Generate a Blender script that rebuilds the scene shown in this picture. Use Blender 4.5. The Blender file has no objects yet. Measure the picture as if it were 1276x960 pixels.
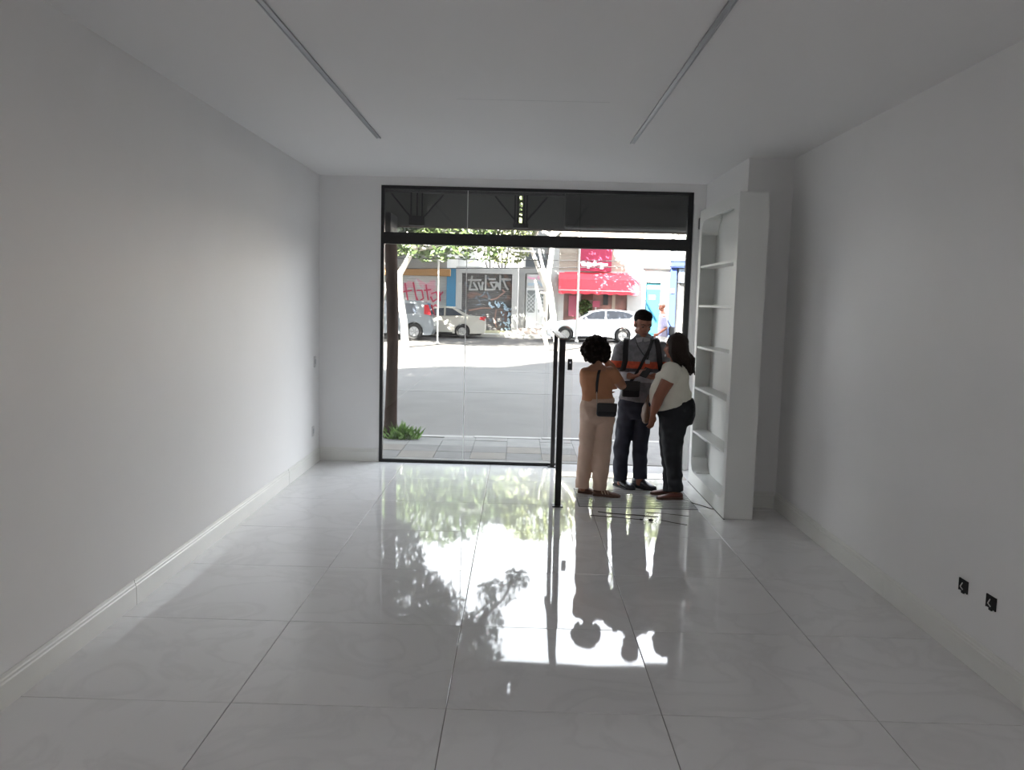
import bpy, bmesh, math, random
from mathutils import Vector, Matrix, noise
random.seed(7)
S = bpy.context.scene
C = S.collection
# ------------------------------------------------------------------ camera
FOC, HC = 1044.0, 1.81
RT = Vector((0.99963, 0.00981, 0.02527)); UP = Vector((-0.02611, 0.09856, 0.99479)); FW = Vector((-0.00727, 0.99508, -0.09878))
cd = bpy.data.cameras.new('camera'); cam = bpy.data.objects.new('camera', cd); C.objects.link(cam)
cd.sensor_width = 36; cd.lens = FOC / 1276 * 36; cd.clip_start = .05; cd.clip_end = 500
m = Matrix.Identity(4)
for i, v in enumerate((RT, UP, -FW)):
    for j in range(3): m[j][i] = v[j]
m[2][3] = HC
cam.matrix_world = m
S.camera = cam
def at(u, v, Y):
    """world point on the plane y = Y seen at pixel (u, v)"""
    d = FW + RT * ((u - 638) / FOC) - UP * ((v - 480) / FOC)
    t = Y / d.y
    return Vector((d.x * t, Y, HC + d.z * t))
# ------------------------------------------------------------------ view, sky, sun
S.view_settings.view_transform = 'Standard'; S.view_settings.look = 'None'
S.view_settings.gamma = 1; S.view_settings.exposure = 0.4; S.view_settings.use_curve_mapping = False
S.cycles.max_bounces = 14; S.cycles.diffuse_bounces = 8; S.cycles.glossy_bounces = 5; S.cycles.transparent_max_bounces = 16
S.cycles.sample_clamp_indirect = 12; S.cycles.caustics_reflective = False
S.cycles.use_denoising = True
SKY = 6.5; SUN = 66.0; FILL = 8.0
w = bpy.data.worlds.new('sky'); S.world = w; w.use_nodes = True
nt = w.node_tree; nt.nodes.clear()
o_ = nt.nodes.new('ShaderNodeOutputWorld'); bg = nt.nodes.new('ShaderNodeBackground')
tc = nt.nodes.new('ShaderNodeTexCoord'); sp = nt.nodes.new('ShaderNodeSeparateXYZ'); cr = nt.nodes.new('ShaderNodeValToRGB')
cr.color_ramp.elements[0].position = 0.0; cr.color_ramp.elements[0].color = (.99, .985, .995, 1)
cr.color_ramp.elements[1].position = 0.75; cr.color_ramp.elements[1].color = (.82, .895, 1, 1)
nt.links.new(tc.outputs['Generated'], sp.inputs[0]); nt.links.new(sp.outputs['Z'], cr.inputs[0])
nt.links.new(cr.outputs[0], bg.inputs[0]); nt.links.new(bg.outputs[0], o_.inputs[0]); bg.inputs[1].default_value = SKY
sl = bpy.data.lights.new('sun', 'SUN'); sl.energy = SUN; sl.angle = math.radians(.6); sl.color = (1, .95, .86)
so = bpy.data.objects.new('sun', sl); C.objects.link(so)
EL = math.radians(43); AZ = Vector((.53, .848, 0)).normalized()
sd = Vector((AZ.x * math.cos(EL), AZ.y * math.cos(EL), -math.sin(EL)))
so.rotation_euler = sd.to_track_quat('-Z', 'Y').to_euler(); so.location = (-20, -20, 40)

# ------------------------------------------------------------------ materials
def mat(name, col, rough=.6, metal=0, spec=.5, var=0, vscale=3, bump=0, bscale=40, col2=None, stretch=(1, 1, 1), coat=0, objc=True):
    M = bpy.data.materials.new(name); M.use_nodes = True
    n = M.node_tree; b = n.nodes['Principled BSDF']
    b.inputs['Base Color'].default_value = (*col, 1); b.inputs['Roughness'].default_value = rough
    b.inputs['Metallic'].default_value = metal; b.inputs['Specular IOR Level'].default_value = spec
    b.inputs['Coat Weight'].default_value = coat; b.inputs['Coat Roughness'].default_value = .05
    t = n.nodes.new('ShaderNodeTexCoord'); mp = n.nodes.new('ShaderNodeMapping'); mp.inputs['Scale'].default_value = stretch
    g = n.nodes.new('ShaderNodeNewGeometry')
    n.links.new((g.outputs['Position'] if not objc else t.outputs['Object']), mp.inputs[0])
    if var or col2:
        z = n.nodes.new('ShaderNodeTexNoise'); z.inputs['Scale'].default_value = vscale; z.inputs['Detail'].default_value = 5
        n.links.new(mp.outputs[0], z.inputs['Vector'])
        r = n.nodes.new('ShaderNodeValToRGB'); r.color_ramp.elements[0].position = .32; r.color_ramp.elements[1].position = .68
        c2 = col2 or tuple(min(1, c * (1 + var)) for c in col)
        c1 = col if col2 else tuple(c * (1 - var) for c in col)
        r.color_ramp.elements[0].color = (*c1, 1); r.color_ramp.elements[1].color = (*c2, 1)
        n.links.new(z.outputs['Fac'], r.inputs[0]); n.links.new(r.outputs[0], b.inputs['Base Color'])
    if bump:
        z = n.nodes.new('ShaderNodeTexNoise'); z.inputs['Scale'].default_value = bscale; z.inputs['Detail'].default_value = 4
        n.links.new(mp.outputs[0], z.inputs['Vector'])
        bp = n.nodes.new('ShaderNodeBump'); bp.inputs['Strength'].default_value = 1; bp.inputs['Distance'].default_value = bump
        n.links.new(z.outputs['Fac'], bp.inputs['Height']); n.links.new(bp.outputs[0], b.inputs['Normal'])
    return M
def glass_mat(name, tint=(.97, .98, .975), edge=.94, gl=1.0):
    M = bpy.data.materials.new(name); M.use_nodes = True; n = M.node_tree; n.nodes.clear()
    o = n.nodes.new('ShaderNodeOutputMaterial'); mx = n.nodes.new('ShaderNodeMixShader')
    tr = n.nodes.new('ShaderNodeBsdfTransparent'); tr.inputs[0].default_value = (*tint, 1)
    gs = n.nodes.new('ShaderNodeBsdfGlossy'); gs.inputs['Roughness'].default_value = 0; gs.inputs[0].default_value = (gl, gl, gl, 1)
    lw = n.nodes.new('ShaderNodeLayerWeight'); lw.inputs['Blend'].default_value = .5
    pw = n.nodes.new('ShaderNodeMath'); pw.operation = 'POWER'; pw.inputs[1].default_value = 5; n.links.new(lw.outputs['Facing'], pw.inputs[0])
    f = n.nodes.new('ShaderNodeMath'); f.operation = 'MULTIPLY_ADD'; n.links.new(pw.outputs[0], f.inputs[0]); f.inputs[1].default_value = edge; f.inputs[2].default_value = .04 * min(1, edge * 1.05)
    n.links.new(f.outputs[0], mx.inputs[0]); n.links.new(tr.outputs[0], mx.inputs[1]); n.links.new(gs.outputs[0], mx.inputs[2])
    n.links.new(mx.outputs[0], o.inputs[0])
    return M
MT = {}
MT['wall'] = mat('white_paint', (.80, .797, .795), .5, bump=.0012, bscale=1.6, var=.015, vscale=1.2, spec=.35, objc=False)
MT['ceil'] = mat('ceiling_paint', (.80, .797, .795), .7, bump=.002, bscale=.9, objc=False)
MT['base'] = mat('skirting_gloss', (.76, .76, .73), .3, var=.02)
MT['grout'] = mat('grout_dark', (.24, .235, .22), .8)
def tile_mat():
    M = mat('polished_porcelain', (.66, .66, .655), .035, spec=.5, objc=False)
    n = M.node_tree; b = n.nodes['Principled BSDF']; g = n.nodes.new('ShaderNodeNewGeometry'); oi = n.nodes.new('ShaderNodeObjectInfo')
    ad = n.nodes.new('ShaderNodeVectorMath'); ad.operation = 'MULTIPLY_ADD'
    cx = n.nodes.new('ShaderNodeCombineXYZ'); 
    for k in range(3): n.links.new(oi.outputs['Random'], cx.inputs[k])
    n.links.new(cx.outputs[0], ad.inputs[0]); ad.inputs[1].default_value = (17, 31, 11); n.links.new(g.outputs['Position'], ad.inputs[2])
    z = n.nodes.new('ShaderNodeTexNoise'); z.inputs['Scale'].default_value = 1.6; z.inputs['Detail'].default_value = 7; z.inputs['Distortion'].default_value = 1.6
    n.links.new(ad.outputs[0], z.inputs['Vector'])
    r = n.nodes.new('ShaderNodeValToRGB'); e = r.color_ramp.elements
    e[0].position = .44; e[0].color = (.75, .745, .748, 1); e[1].position = .56; e[1].color = (.76, .755, .758, 1)
    q = e.new(.5); q.color = (.71, .705, .708, 1)
    n.links.new(z.outputs['Fac'], r.inputs[0]); n.links.new(r.outputs[0], b.inputs['Base Color'])
    z2 = n.nodes.new('ShaderNodeTexNoise'); z2.inputs['Scale'].default_value = 2.2; z2.inputs['Detail'].default_value = 1
    n.links.new(ad.outputs[0], z2.inputs['Vector'])
    bp = n.nodes.new('ShaderNodeBump'); bp.inputs['Distance'].default_value = .0012; n.links.new(z2.outputs['Fac'], bp.inputs['Height'])
    n.links.new(bp.outputs[0], b.inputs['Normal'])
    return M
MT['tile'] = tile_mat()
MT['black'] = mat('black_powder_coat', (.012, .012, .013), .45)
MT['blackmatt'] = mat('black_matt', (.012, .012, .014), .7)
MT['glass'] = glass_mat('clear_glass')
MT['shelfwhite'] = mat('white_lacquer', (.76, .77, .75), .4)
MT['alu'] = mat('brushed_aluminium', (.42, .43, .45), .35, metal=.7)
MT['plastic'] = mat('white_plastic', (.6, .6, .6), .4)
MT['darkgrey'] = mat('dark_grey_sheet', (.12, .12, .117), .75, var=.12, vscale=2)
MT['darker'] = mat('charcoal_sheet', (.035, .035, .035), .7)
MT['taupe'] = mat('satin_rail', (.13, .095, .08), .5)
MT['asphalt'] = mat('asphalt', (.058, .055, .0525), .85, var=.14, vscale=1.1, bump=.004, bscale=60, objc=False)
MT['paint'] = mat('worn_road_paint', (.085, .083, .08), .8, objc=False, col2=(.065, .062, .06), vscale=5)
MT['conc'] = mat('pavement_concrete', (.095, .092, .088), .85, var=.2, vscale=4, objc=False, bump=.003, bscale=30)
MT['conclight'] = mat('pale_concrete', (.42, .41, .38), .85, var=.12, vscale=3, objc=False)
MT['kerb'] = mat('kerb_stone', (.19, .185, .175), .8, var=.1, vscale=4, objc=False)
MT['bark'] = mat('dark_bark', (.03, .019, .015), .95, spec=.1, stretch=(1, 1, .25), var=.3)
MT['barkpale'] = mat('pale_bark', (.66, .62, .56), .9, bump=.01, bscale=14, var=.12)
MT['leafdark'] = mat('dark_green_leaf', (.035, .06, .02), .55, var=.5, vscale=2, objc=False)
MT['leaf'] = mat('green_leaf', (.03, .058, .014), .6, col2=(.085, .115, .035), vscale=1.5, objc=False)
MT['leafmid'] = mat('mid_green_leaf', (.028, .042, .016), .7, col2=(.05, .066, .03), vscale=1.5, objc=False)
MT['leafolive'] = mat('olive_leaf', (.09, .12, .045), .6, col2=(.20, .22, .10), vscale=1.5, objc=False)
MT['grassleaf'] = mat('weed_green', (.10, .2, .03), .6, var=.4, vscale=9, objc=False)

# ------------------------------------------------------------------ mesh helpers
def obj(name, bm, m_, parent=None, smooth=False, loc=None):
    me = bpy.data.meshes.new(name); bm.normal_update(); bm.to_mesh(me); bm.free()
    if smooth:
        for p in me.polygons: p.use_smooth = True
    if m_ is not None: me.materials.append(m_)
    o = bpy.data.objects.new(name, me); C.objects.link(o)
    if parent: o.parent = parent
    if loc: o.location = loc
    return o
def B(): return bmesh.new()
def box(bm, x0, x1, y0, y1, z0, z1, bev=0):
    r = bmesh.ops.create_cube(bm, size=1)
    for v in r['verts']: v.co = Vector((x0 + (v.co.x + .5) * (x1 - x0), y0 + (v.co.y + .5) * (y1 - y0), z0 + (v.co.z + .5) * (z1 - z0)))
    if bev:
        es = list({e for v in r['verts'] for e in v.link_edges})
        bmesh.ops.bevel(bm, geom=es, offset=bev, segments=2, affect='EDGES', profile=.5)
    return bm
def BX(*a, **k): return box(B(), *a, **k)
def ring_frame(t, side):
    t = t.normalized(); s = side - t * side.dot(t)
    if s.length < 1e-4: s = t.orthogonal()
    s.normalize(); return s, t.cross(s)
def tube(bm, pts, seg=12, side=(1, 0, 0), round_ends=True, aspect=None):
    """pts: (Vector, rx[, ry]) along a path, elliptical rings, closed ends"""
    P = [(Vector(p[0]), p[1], p[2] if len(p) > 2 else p[1]) for p in pts]
    side = Vector(side)
    rings = []
    n = len(P)
    ext = []
    for i, (c, rx, ry) in enumerate(P):
        a = P[max(0, i - 1)][0]; b = P[min(n - 1, i + 1)][0]
        t = b - a
        if t.length < 1e-6: t = Vector((0, 0, 1))
        ext.append((c, rx, ry, t.normalized()))
    if round_ends:
        c, rx, ry, t = ext[0]; r = min(rx, ry)
        pre = [(c - t * r * math.sin(a), rx * math.cos(a), ry * math.cos(a), t) for a in (1.35, .9, .45)]
        c, rx, ry, t = ext[-1]; r = min(rx, ry)
        post = [(c + t * r * math.sin(a), rx * math.cos(a), ry * math.cos(a), t) for a in (.45, .9, 1.35)]
        ext = pre + ext + post
    for c, rx, ry, t in ext:
        s, u = ring_frame(t, side)
        rings.append([bm.verts.new(c + s * rx * math.cos(2 * math.pi * k / seg) + u * ry * math.sin(2 * math.pi * k / seg)) for k in range(seg)])
    for a, b in zip(rings, rings[1:]):
        for k in range(seg): bm.faces.new((a[k], a[(k + 1) % seg], b[(k + 1) % seg], b[k]))
    bm.faces.new(list(reversed(rings[0]))); bm.faces.new(rings[-1])
    return bm
def ell(bm, c, r, rot=None, sub=2):
    g = bmesh.ops.create_icosphere(bm, subdivisions=sub, radius=1)
    for v in g['verts']:
        p = Vector((v.co.x * r[0], v.co.y * r[1], v.co.z * r[2]))
        if rot: p = rot @ p
        v.co = p + Vector(c)
    return bm
def prism(bm, poly, axis, a, b):
    """extrude a 2-D polygon between a and b along axis 0,1,2"""
    def P(p, h):
        return {0: (h, p[0], p[1]), 1: (p[0], h, p[1]), 2: (p[0], p[1], h)}[axis]
    A = [bm.verts.new(P(p, a)) for p in poly]; D = [bm.verts.new(P(p, b)) for p in poly]
    n = len(poly)
    for i in range(n): bm.faces.new((A[i], A[(i + 1) % n], D[(i + 1) % n], D[i]))
    bm.faces.new(A); bm.faces.new(list(reversed(D)))
    bmesh.ops.recalc_face_normals(bm, faces=bm.faces[:])
    return bm
def thing(name, label, cat, loc=(0, 0, 0), rz=0, group=None):
    o = bpy.data.objects.new(name, None); C.objects.link(o); o.location = loc; o.rotation_euler = (0, 0, rz)
    o['label'] = label; o['category'] = cat
    if group: o['group'] = group
    return o
def tag(o, label, cat, group=None, kind=None):
    o['label'] = label; o['category'] = cat
    if group: o['group'] = group
    if kind: o['kind'] = kind
    return o
def struct(name, bm, m_, parent=None, smooth=False):
    o = obj(name, bm, m_, parent, smooth)
    if not parent: o['kind'] = 'structure'
    return o
BENCH = bpy.data.scenes.new('bench')      # empty side scene, only used to evaluate modifiers quickly
def organic(name, bm, m_, parent, voxel=.008, smooth=4, wr=0, wf=8, zlim=None):
    """melt overlapping volumes into ONE continuous skin"""
    me = bpy.data.meshes.new(name); bm.to_mesh(me); bm.free()
    o = bpy.data.objects.new(name, me); BENCH.collection.objects.link(o)
    r = o.modifiers.new('r', 'REMESH'); r.mode = 'VOXEL'; r.voxel_size = voxel
    s = o.modifiers.new('s', 'SMOOTH'); s.factor = .5; s.iterations = smooth
    with bpy.context.temp_override(scene=BENCH, view_layer=BENCH.view_layers[0]): dg = bpy.context.evaluated_depsgraph_get()
    n = bpy.data.meshes.new_from_object(o.evaluated_get(dg))
    BENCH.collection.objects.unlink(o); C.objects.link(o)
    o.modifiers.clear(); o.data = n; bpy.data.meshes.remove(me); n.name = name
    if wr:
        N_ = [v.normal.copy() for v in n.vertices]
        for v, nv in zip(n.vertices, N_):
            k = noise.noise(Vector((v.co.x * wf, v.co.y * wf, v.co.z * wf * 1.9))) + .5 * noise.noise(v.co * wf * 2.3)
            v.co += nv * (k * wr)
    for p in n.polygons: p.use_smooth = True
    n.materials.clear(); n.materials.append(m_)
    if parent: o.parent = parent
    return o

# ================================================================== THE ROOM
XL, XR, YB, YF, ZC = -2.2, 2.37, -4.2, 9.2, 3.12
WX0, WX1, WZ = -1.53, 1.84, 3.03
T, GX, GY = .96, -1.243, 3.565
floor = struct('floor', BX(XL - .2, XR + .2, YB - .2, YF + .05, -.1, -.006), MT['grout'])
xs = [XL + .012] + [GX + T * i for i in range(0, 4)] + [XR - .012]
ys = [YB] + [GY + T * j for j in range(-8, 6) if GY + T * j > YB + .1] + [YF + .04]
g = .002
rt = random.Random(3)
for i in range(len(xs) - 1):
    for j in range(len(ys) - 1):
        x0, x1, y0, y1 = xs[i] + g, xs[i + 1] - g, ys[j] + g, ys[j + 1] - g
        cx, cy = (x0 + x1) / 2, (y0 + y1) / 2
        o = obj('floor_tile', BX(x0 - cx, x1 - cx, y0 - cy, y1 - cy, -.008, 0, bev=.0012), MT['tile'], floor, loc=(cx, cy, 0))
        o.rotation_euler = (rt.uniform(-.0008, .0008), rt.uniform(-.0008, .0008), 0)
struct('wall_left', BX(XL - .2, XL, YB - .2, YF + .2, 0, ZC), MT['wall'])
struct('wall_right', BX(XR, XR + .2, YB - .2, YF + .2, 0, ZC), MT['wall'])
struct('wall_back', BX(XL, XR, YB - .2, YB, 0, ZC), MT['wall'])
bm = B()
box(bm, XL, WX0, YF, YF + .2, 0, ZC); box(bm, WX1, XR, YF, YF + .2, 0, ZC); box(bm, WX0, WX1, YF, YF + .2, WZ, ZC)
struct('wall_front', bm, MT['wall'])
struct('wall_column', BX(1.975, XR, 7.52, YF, 0, ZC), MT['wall'])
struct('ceiling', BX(XL - .2, XR + .2, YB - .2, YF + .2, ZC, ZC + .2), MT['ceil'])
# the upper floors of the building the shop is in, they shade the street
struct('wall_upper_storeys', BX(-9.3, 26, -8, YF + .25, ZC + .22, 18.5), MT['conclight'])
struct('wall_lower_neighbour', BX(-26, -9.32, -8, YF + .25, -.2, 9.9), MT['conclight'])
bm = B(); box(bm, -9.3, XL - .21, YB, YF + .25, -.2, ZC + .21); box(bm, XR + .21, 26, YB, YF + .25, -.2, ZC + .21)
struct('wall_neighbour_shops', bm, MT['conclight'])
# skirting: boards with a small stepped top
def skirt(name, runs, normal_axis, sgn, base):
    par = struct(name, runs_bm(runs[0], normal_axis, sgn, base), MT['base'])
    for r in runs[1:]:
        obj('board', runs_bm(r, normal_axis, sgn, base), MT['base'], par)
def runs_bm(r, ax, sgn, base):
    prof = [(0, 0), (.016, 0), (.016, .112), (.011, .118), (.011, .128), (.006, .134), (.004, .15), (0, .15)]
    bm = B(); poly = [(base + sgn * p[0], p[1]) for p in prof]
    if ax == 0: return prism(bm, poly, 1, r[0], r[1])
    return prism(bm, poly, 0, r[0], r[1])
skirt('baseboard_left', [(YB, -1.7), (-1.696, 1.5), (1.504, 4.7), (4.704, 7.94), (7.95, YF)], 0, 1, XL)
skirt('baseboard_right', [(YB, -1.2), (-1.196, 2.0), (2.004, 5.2), (5.204, 7.5)], 0, -1, XR)
skirt('baseboard_front', [(XL + .017, WX0 - .012)], 1, -1, YF)
skirt('baseboard_column', [(1.985, XR - .017)], 1, -1, 7.52)

# ceiling slots
def channel(x0, x1, y0, y1, label):
    t = thing('linear_light_channel', label, 'light', ((x0 + x1) / 2, (y0 + y1) / 2, ZC), 0, 'unlit ceiling channels')
    hw, hl = (x1 - x0) / 2, (y1 - y0) / 2
    obj('diffuser', BX(-hw + .006, hw - .006, -hl, hl, -.007, -.001), MT['alu'], t)
    for s in (-1, 1): obj('trim_edge', BX(s * hw - .006 if s > 0 else -hw, hw if s > 0 else -hw + .006, -hl, hl, -.012, -.001), MT['alu'], t)
channel(-1.208, -1.174, 0, 7.0, 'long thin unlit light channel in the ceiling, the left one')
channel(.858, .892, 0, 6.97, 'long thin unlit light channel in the ceiling, the right one')
MT['led'] = bpy.data.materials.new('led_panel'); MT['led'].use_nodes = True  # glowing panels added out of view to brighten the near walls
_b = MT['led'].node_tree.nodes['Principled BSDF']; _b.inputs['Emission Color'].default_value = (1, .955, .955, 1); _b.inputs['Emission Strength'].default_value = FILL
for (x, y, lb) in ((-1.0, -.9, 'lit square ceiling panel behind the camera, nearer the left wall'), (1.15, -.9, 'lit square ceiling panel behind the camera, nearer the right wall'), (.08, -3.0, 'lit square ceiling panel at the very back of the shop')):
    t = thing('ceiling_panel_light', lb, 'light', (x, y, ZC))
    obj('frame', BX(-.31, .31, -.31, .31, -.02, -.001, bev=.003), MT['plastic'], t); obj('diffuser', BX(-.29, .29, -.29, .29, -.026, -.02), MT['led'], t)
# hairline joint across ceiling
struct('trim_1', BX(-.45, .55, 5.62, 5.626, ZC - .0008, ZC), MT['plastic'])

# wall switch and socket plates
for z, h, y, nm, lb in ((1.115, .12, 8.99, 'switch_plate', 'white switch plate at chest height by the front left corner'),
                        (.37, .11, 8.91, 'socket_plate', 'white socket plate low on the left wall by the corner')):
    t = thing(nm, lb, 'switch' if 'switch' in nm else 'socket', (XL, y, z))
    obj('plate', BX(.0, .009, -.038, .038, -h / 2, h / 2, bev=.002), MT['plastic'], t)
    obj('rocker' if 'switch' in nm else 'socket_face', BX(.009, .013, -.016, .016, -.026, .026, bev=.001), MT['alu'], t)
# open electrical boxes on right wall
MT['hole'] = mat('open_box_black', (.01, .01, .01), .8)
MT['debris'] = mat('plaster_crumb', (.35, .34, .32), .9)
for (y, z, lb) in ((4.30, .385, 'open black electrical box in the right wall, the farther one'), (4.04, .39, 'open black electrical box in the right wall, the nearer one')):
    t = thing('electrical_box', lb, 'electrical box', (XR, y, z))
    bm = B()
    box(bm, -.0035, 0, -.042, .042, -.033, .033, bev=.001)
    obj('box_recess', bm, MT['hole'], t)
    for a in ((-.042, -.038, -.033, .033), (.038, .042, -.033, .033)):
        obj('rim', BX(-.007, 0, a[0], a[1], a[2], a[3]), MT['blackmatt'], t)
    obj('wire_end', tube(B(), [((-.005, .01, .012), .003), ((-.018, .004, -.004), .003), ((-.01, -.006, -.018), .003)], 6), MT['plastic'], t)
    obj('mount_ear', BX(-.008, 0, -.012, .012, -.04, -.028), MT['hole'], t)

# ------------------------------------------------------------------ shop window
win = struct('window_1', BX(WX0, WX1, YF - .01, YF + .05, WZ - .035, WZ), MT['black'])
def wpart(name, *a, **k): return obj(name, BX(*a, **k), MT['black'], win)
wpart('frame_post', WX0, WX0 + .035, YF - .01, YF + .05, 0, WZ - .035)
wpart('frame_post', WX1 - .055, WX1, YF - .01, YF + .05, 0, WZ - .035)
wpart('transom_bar', WX0 + .035, WX1 - .055, YF - .02, YF + .06, 2.405, 2.53)
wpart('bottom_rail', WX0 + .035, .42, YF - .01, YF + .04, 0, .035)
def pane(x0, x1, z0, z1): return obj('pane', BX(x0, x1, YF + .012, YF + .02, z0, z1), MT['glass'], win)
pane(WX0 + .035, -.598, .035, 2.405); pane(-.592, .42, .035, 2.405); pane(.424, .60, .004, 2.405)
pane(WX0 + .035, -.598, 2.53, WZ - .035); pane(-.592, .62, 2.53, WZ - .035); pane(.626, WX1 - .055, 2.53, WZ - .035)
MT['seal'] = mat('silicone_seal', (.8, .82, .8), .4)
obj('joint_seal', BX(-.5985, -.5915, YF + .011, YF + .021, .035, 2.405), MT['seal'], win)
obj('joint_seal', BX(-.5985, -.5915, YF + .011, YF + .021, 2.53, WZ - .035), MT['seal'], win)
# lock on the glass edge
t = thing('glass_door_lock', 'small black lock case on the edge of the shop window glass', 'lock', (.565, YF + .016, 1.14))
obj('lock_case', BX(-.025, .025, -.022, .022, -.062, .062, bev=.004), MT['blackmatt'], t)
bm = B(); tube(bm, [((0, -.022, .02), .009), ((0, -.03, .02), .009)], 12); obj('key_cylinder', bm, MT['alu'], t)
# threshold
struct('trim_2', BX(.47, 1.79, 8.64, 8.9, 0, .005, bev=.002), mat('threshold_stone', (.62, .57, .53), .12, var=.08, vscale=6))
struct('trim_3', BX(.47, 1.79, 8.9, 9.32, 0, .004), mat('threshold_cement', (.17, .17, .172), .6, var=.1))
# white door jamb strip on the right with a little grey sensor
struct('trim_4', BX(WX1 + .005, WX1 + .05, YF - .04, YF, 0, 2.9, bev=.004), MT['shelfwhite'])
t = thing('sensor_box', 'small grey sensor on the front wall above the bookcase side', 'sensor', (1.925, YF, 2.7))
obj('sensor_case', BX(-.022, .022, -.04, 0, -.06, .06, bev=.006), MT['darkgrey'], t)
bm = B(); tube(bm, [((0, -.04, .03), .008), ((0, -.045, .03), .008)], 10); obj('lens', bm, MT['black'], t)

# ------------------------------------------------------------------ low black barrier standing inward from the window
t = thing('barrier_frame', 'waist high black metal barrier standing inward from the shop window', 'barrier', (.39, 8.25, 0))
ZR = 1.49
obj('post', BX(-.037, .017, -.917, -.863, .008, ZR, bev=.004), MT['black'], t)
obj('post', BX(-.012, .033, .875, .92, .008, ZR, bev=.004), MT['black'], t)
obj('base_plate', BX(-.058, .038, -.94, -.84, 0, .01, bev=.002), MT['black'], t)
obj('base_plate', BX(-.04, .06, .855, .94, 0, .01, bev=.002), MT['black'], t)
obj('top_rail', BX(-.035, .035, -.93, .93, ZR, ZR + .018, bev=.004), MT['taupe'], t)

# ------------------------------------------------------------------ white bookcase
def rrect(x0, x1, z0, z1, r, n=8):
    P = []
    for cx, cz, a0 in ((x1 - r, z1 - r, 0), (x0 + r, z1 - r, 90), (x0 + r, z0 + r, 180), (x1 - r, z0 + r, 270)):
        for k in range(n + 1):
            a = math.radians(a0 + 90 * k / n); P.append((cx + r * math.cos(a), cz + r * math.sin(a)))
    return P
def framed(bm, outer, inner, x0, x1):
    """panel in the yz plane with a rounded opening"""
    n = len(inner)
    def mk(pts, x): return [bm.verts.new((x, p[0], p[1])) for p in pts]
    o4 = outer
    # outer outline resampled to the inner's vertex count by corner
    ext = []
    q = n // 4
    corners = [(o4[1], o4[3]), (o4[0], o4[3]), (o4[0], o4[2]), (o4[1], o4[2])]
    for c in corners: ext += [c] * q
    for x, flip in ((x0, False), (x1, True)):
        I = mk(inner, x); Cn = [bm.verts.new((x, c[0], c[1])) for c in corners]
        for k in range(4):
            seg = I[k * q:(k + 1) * q]
            for a, b in zip(seg, seg[1:]): bm.faces.new((Cn[k], a, b))
            nx = I[((k + 1) * q) % n]
            bm.faces.new((Cn[k], seg[-1], nx, Cn[(k + 1) % 4]))
        if not flip: I0, C0 = I, Cn
        else: I1, C1 = I, Cn
    for k in range(n): bm.faces.new((I0[k], I0[(k + 1) % n], I1[(k + 1) % n], I1[k]))
    for k in range(4): bm.faces.new((C0[k], C0[(k + 1) % 4], C1[(k + 1) % 4], C1[k]))
    bmesh.ops.recalc_face_normals(bm, faces=bm.faces[:])
    return bm
BY0, BY1, BZ = 7.05, 8.58, 2.765
bc = thing('bookcase', 'tall white built bookcase with rounded opening and five empty shelves', 'bookcase', (1.9, 7.8, 0))
L = lambda bm: [setattr(v, 'co', v.co - Vector((1.9, 7.8, 0))) for v in bm.verts] and bm
obj('face_frame', L(framed(B(), (BY0, BY1, .004, BZ), rrect(BY0 + .10, BY1 - .10, .14, BZ - .11, .13), 1.79, 1.812)), MT['shelfwhite'], bc)
obj('side_panel', L(BX(1.812, 2.035, BY0, BY0 + .03, .004, BZ)), MT['shelfwhite'], bc)
obj('side_panel', L(BX(1.812, 1.972, BY1 - .03, BY1, .004, BZ)), MT['shelfwhite'], bc)
obj('back_panel', L(BX(1.955, 1.972, BY0 + .03, BY1 - .03, .004, BZ)), MT['shelfwhite'], bc)
obj('top_panel', L(BX(1.812, 1.955, BY0 + .03, BY1 - .03, BZ - .05, BZ)), MT['shelfwhite'], bc)
obj('bottom_panel', L(BX(1.812, 1.955, BY0 + .03, BY1 - .03, .004, .13)), MT['shelfwhite'], bc)
# curved corner fillets inside the box
for (yy, zz, a0) in ((BY0 + .23, .27, 180), (BY1 - .23, .27, 270), (BY0 + .23, BZ - .24, 90), (BY1 - .23, BZ - .24, 0)):
    pts = [(yy + .13 * math.cos(math.radians(a0 + 9 * k)), zz + .13 * math.sin(math.radians(a0 + 9 * k))) for k in range(11)]
    cor = {180: (yy - .2, zz - .2), 270: (yy + .2, zz - .2), 90: (yy - .2, zz + .2), 0: (yy + .2, zz + .2)}[a0]
    s = {180: (-1, -1), 270: (1, -1), 90: (-1, 1), 0: (1, 1)}[a0]
    if s[1] > 0: cor = (cor[0], BZ - .05)
    else: cor = (cor[0], .13)
    bm = B(); Q = pts + ([(pts[-1][0], cor[1]), cor, (cor[0], pts[0][1])] if a0 in (180, 0) else [(cor[0], pts[-1][1]), cor, (pts[0][0], cor[1])])
    prism(bm, Q, 0, 1.812, 1.955)
    obj('corner_fillet', L(bm), MT['shelfwhite'], bc)
for z in (.555, 1.0, 1.415, 1.825, 2.215):
    obj('shelf', L(BX(1.796, 1.955, BY0 + .03, BY1 - .03, z - .022, z, bev=.003)), MT['shelfwhite'], bc)
obj('base_strip', L(BX(1.786, 1.80, BY0, BY1, 0, .006)), MT['black'], bc)

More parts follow.
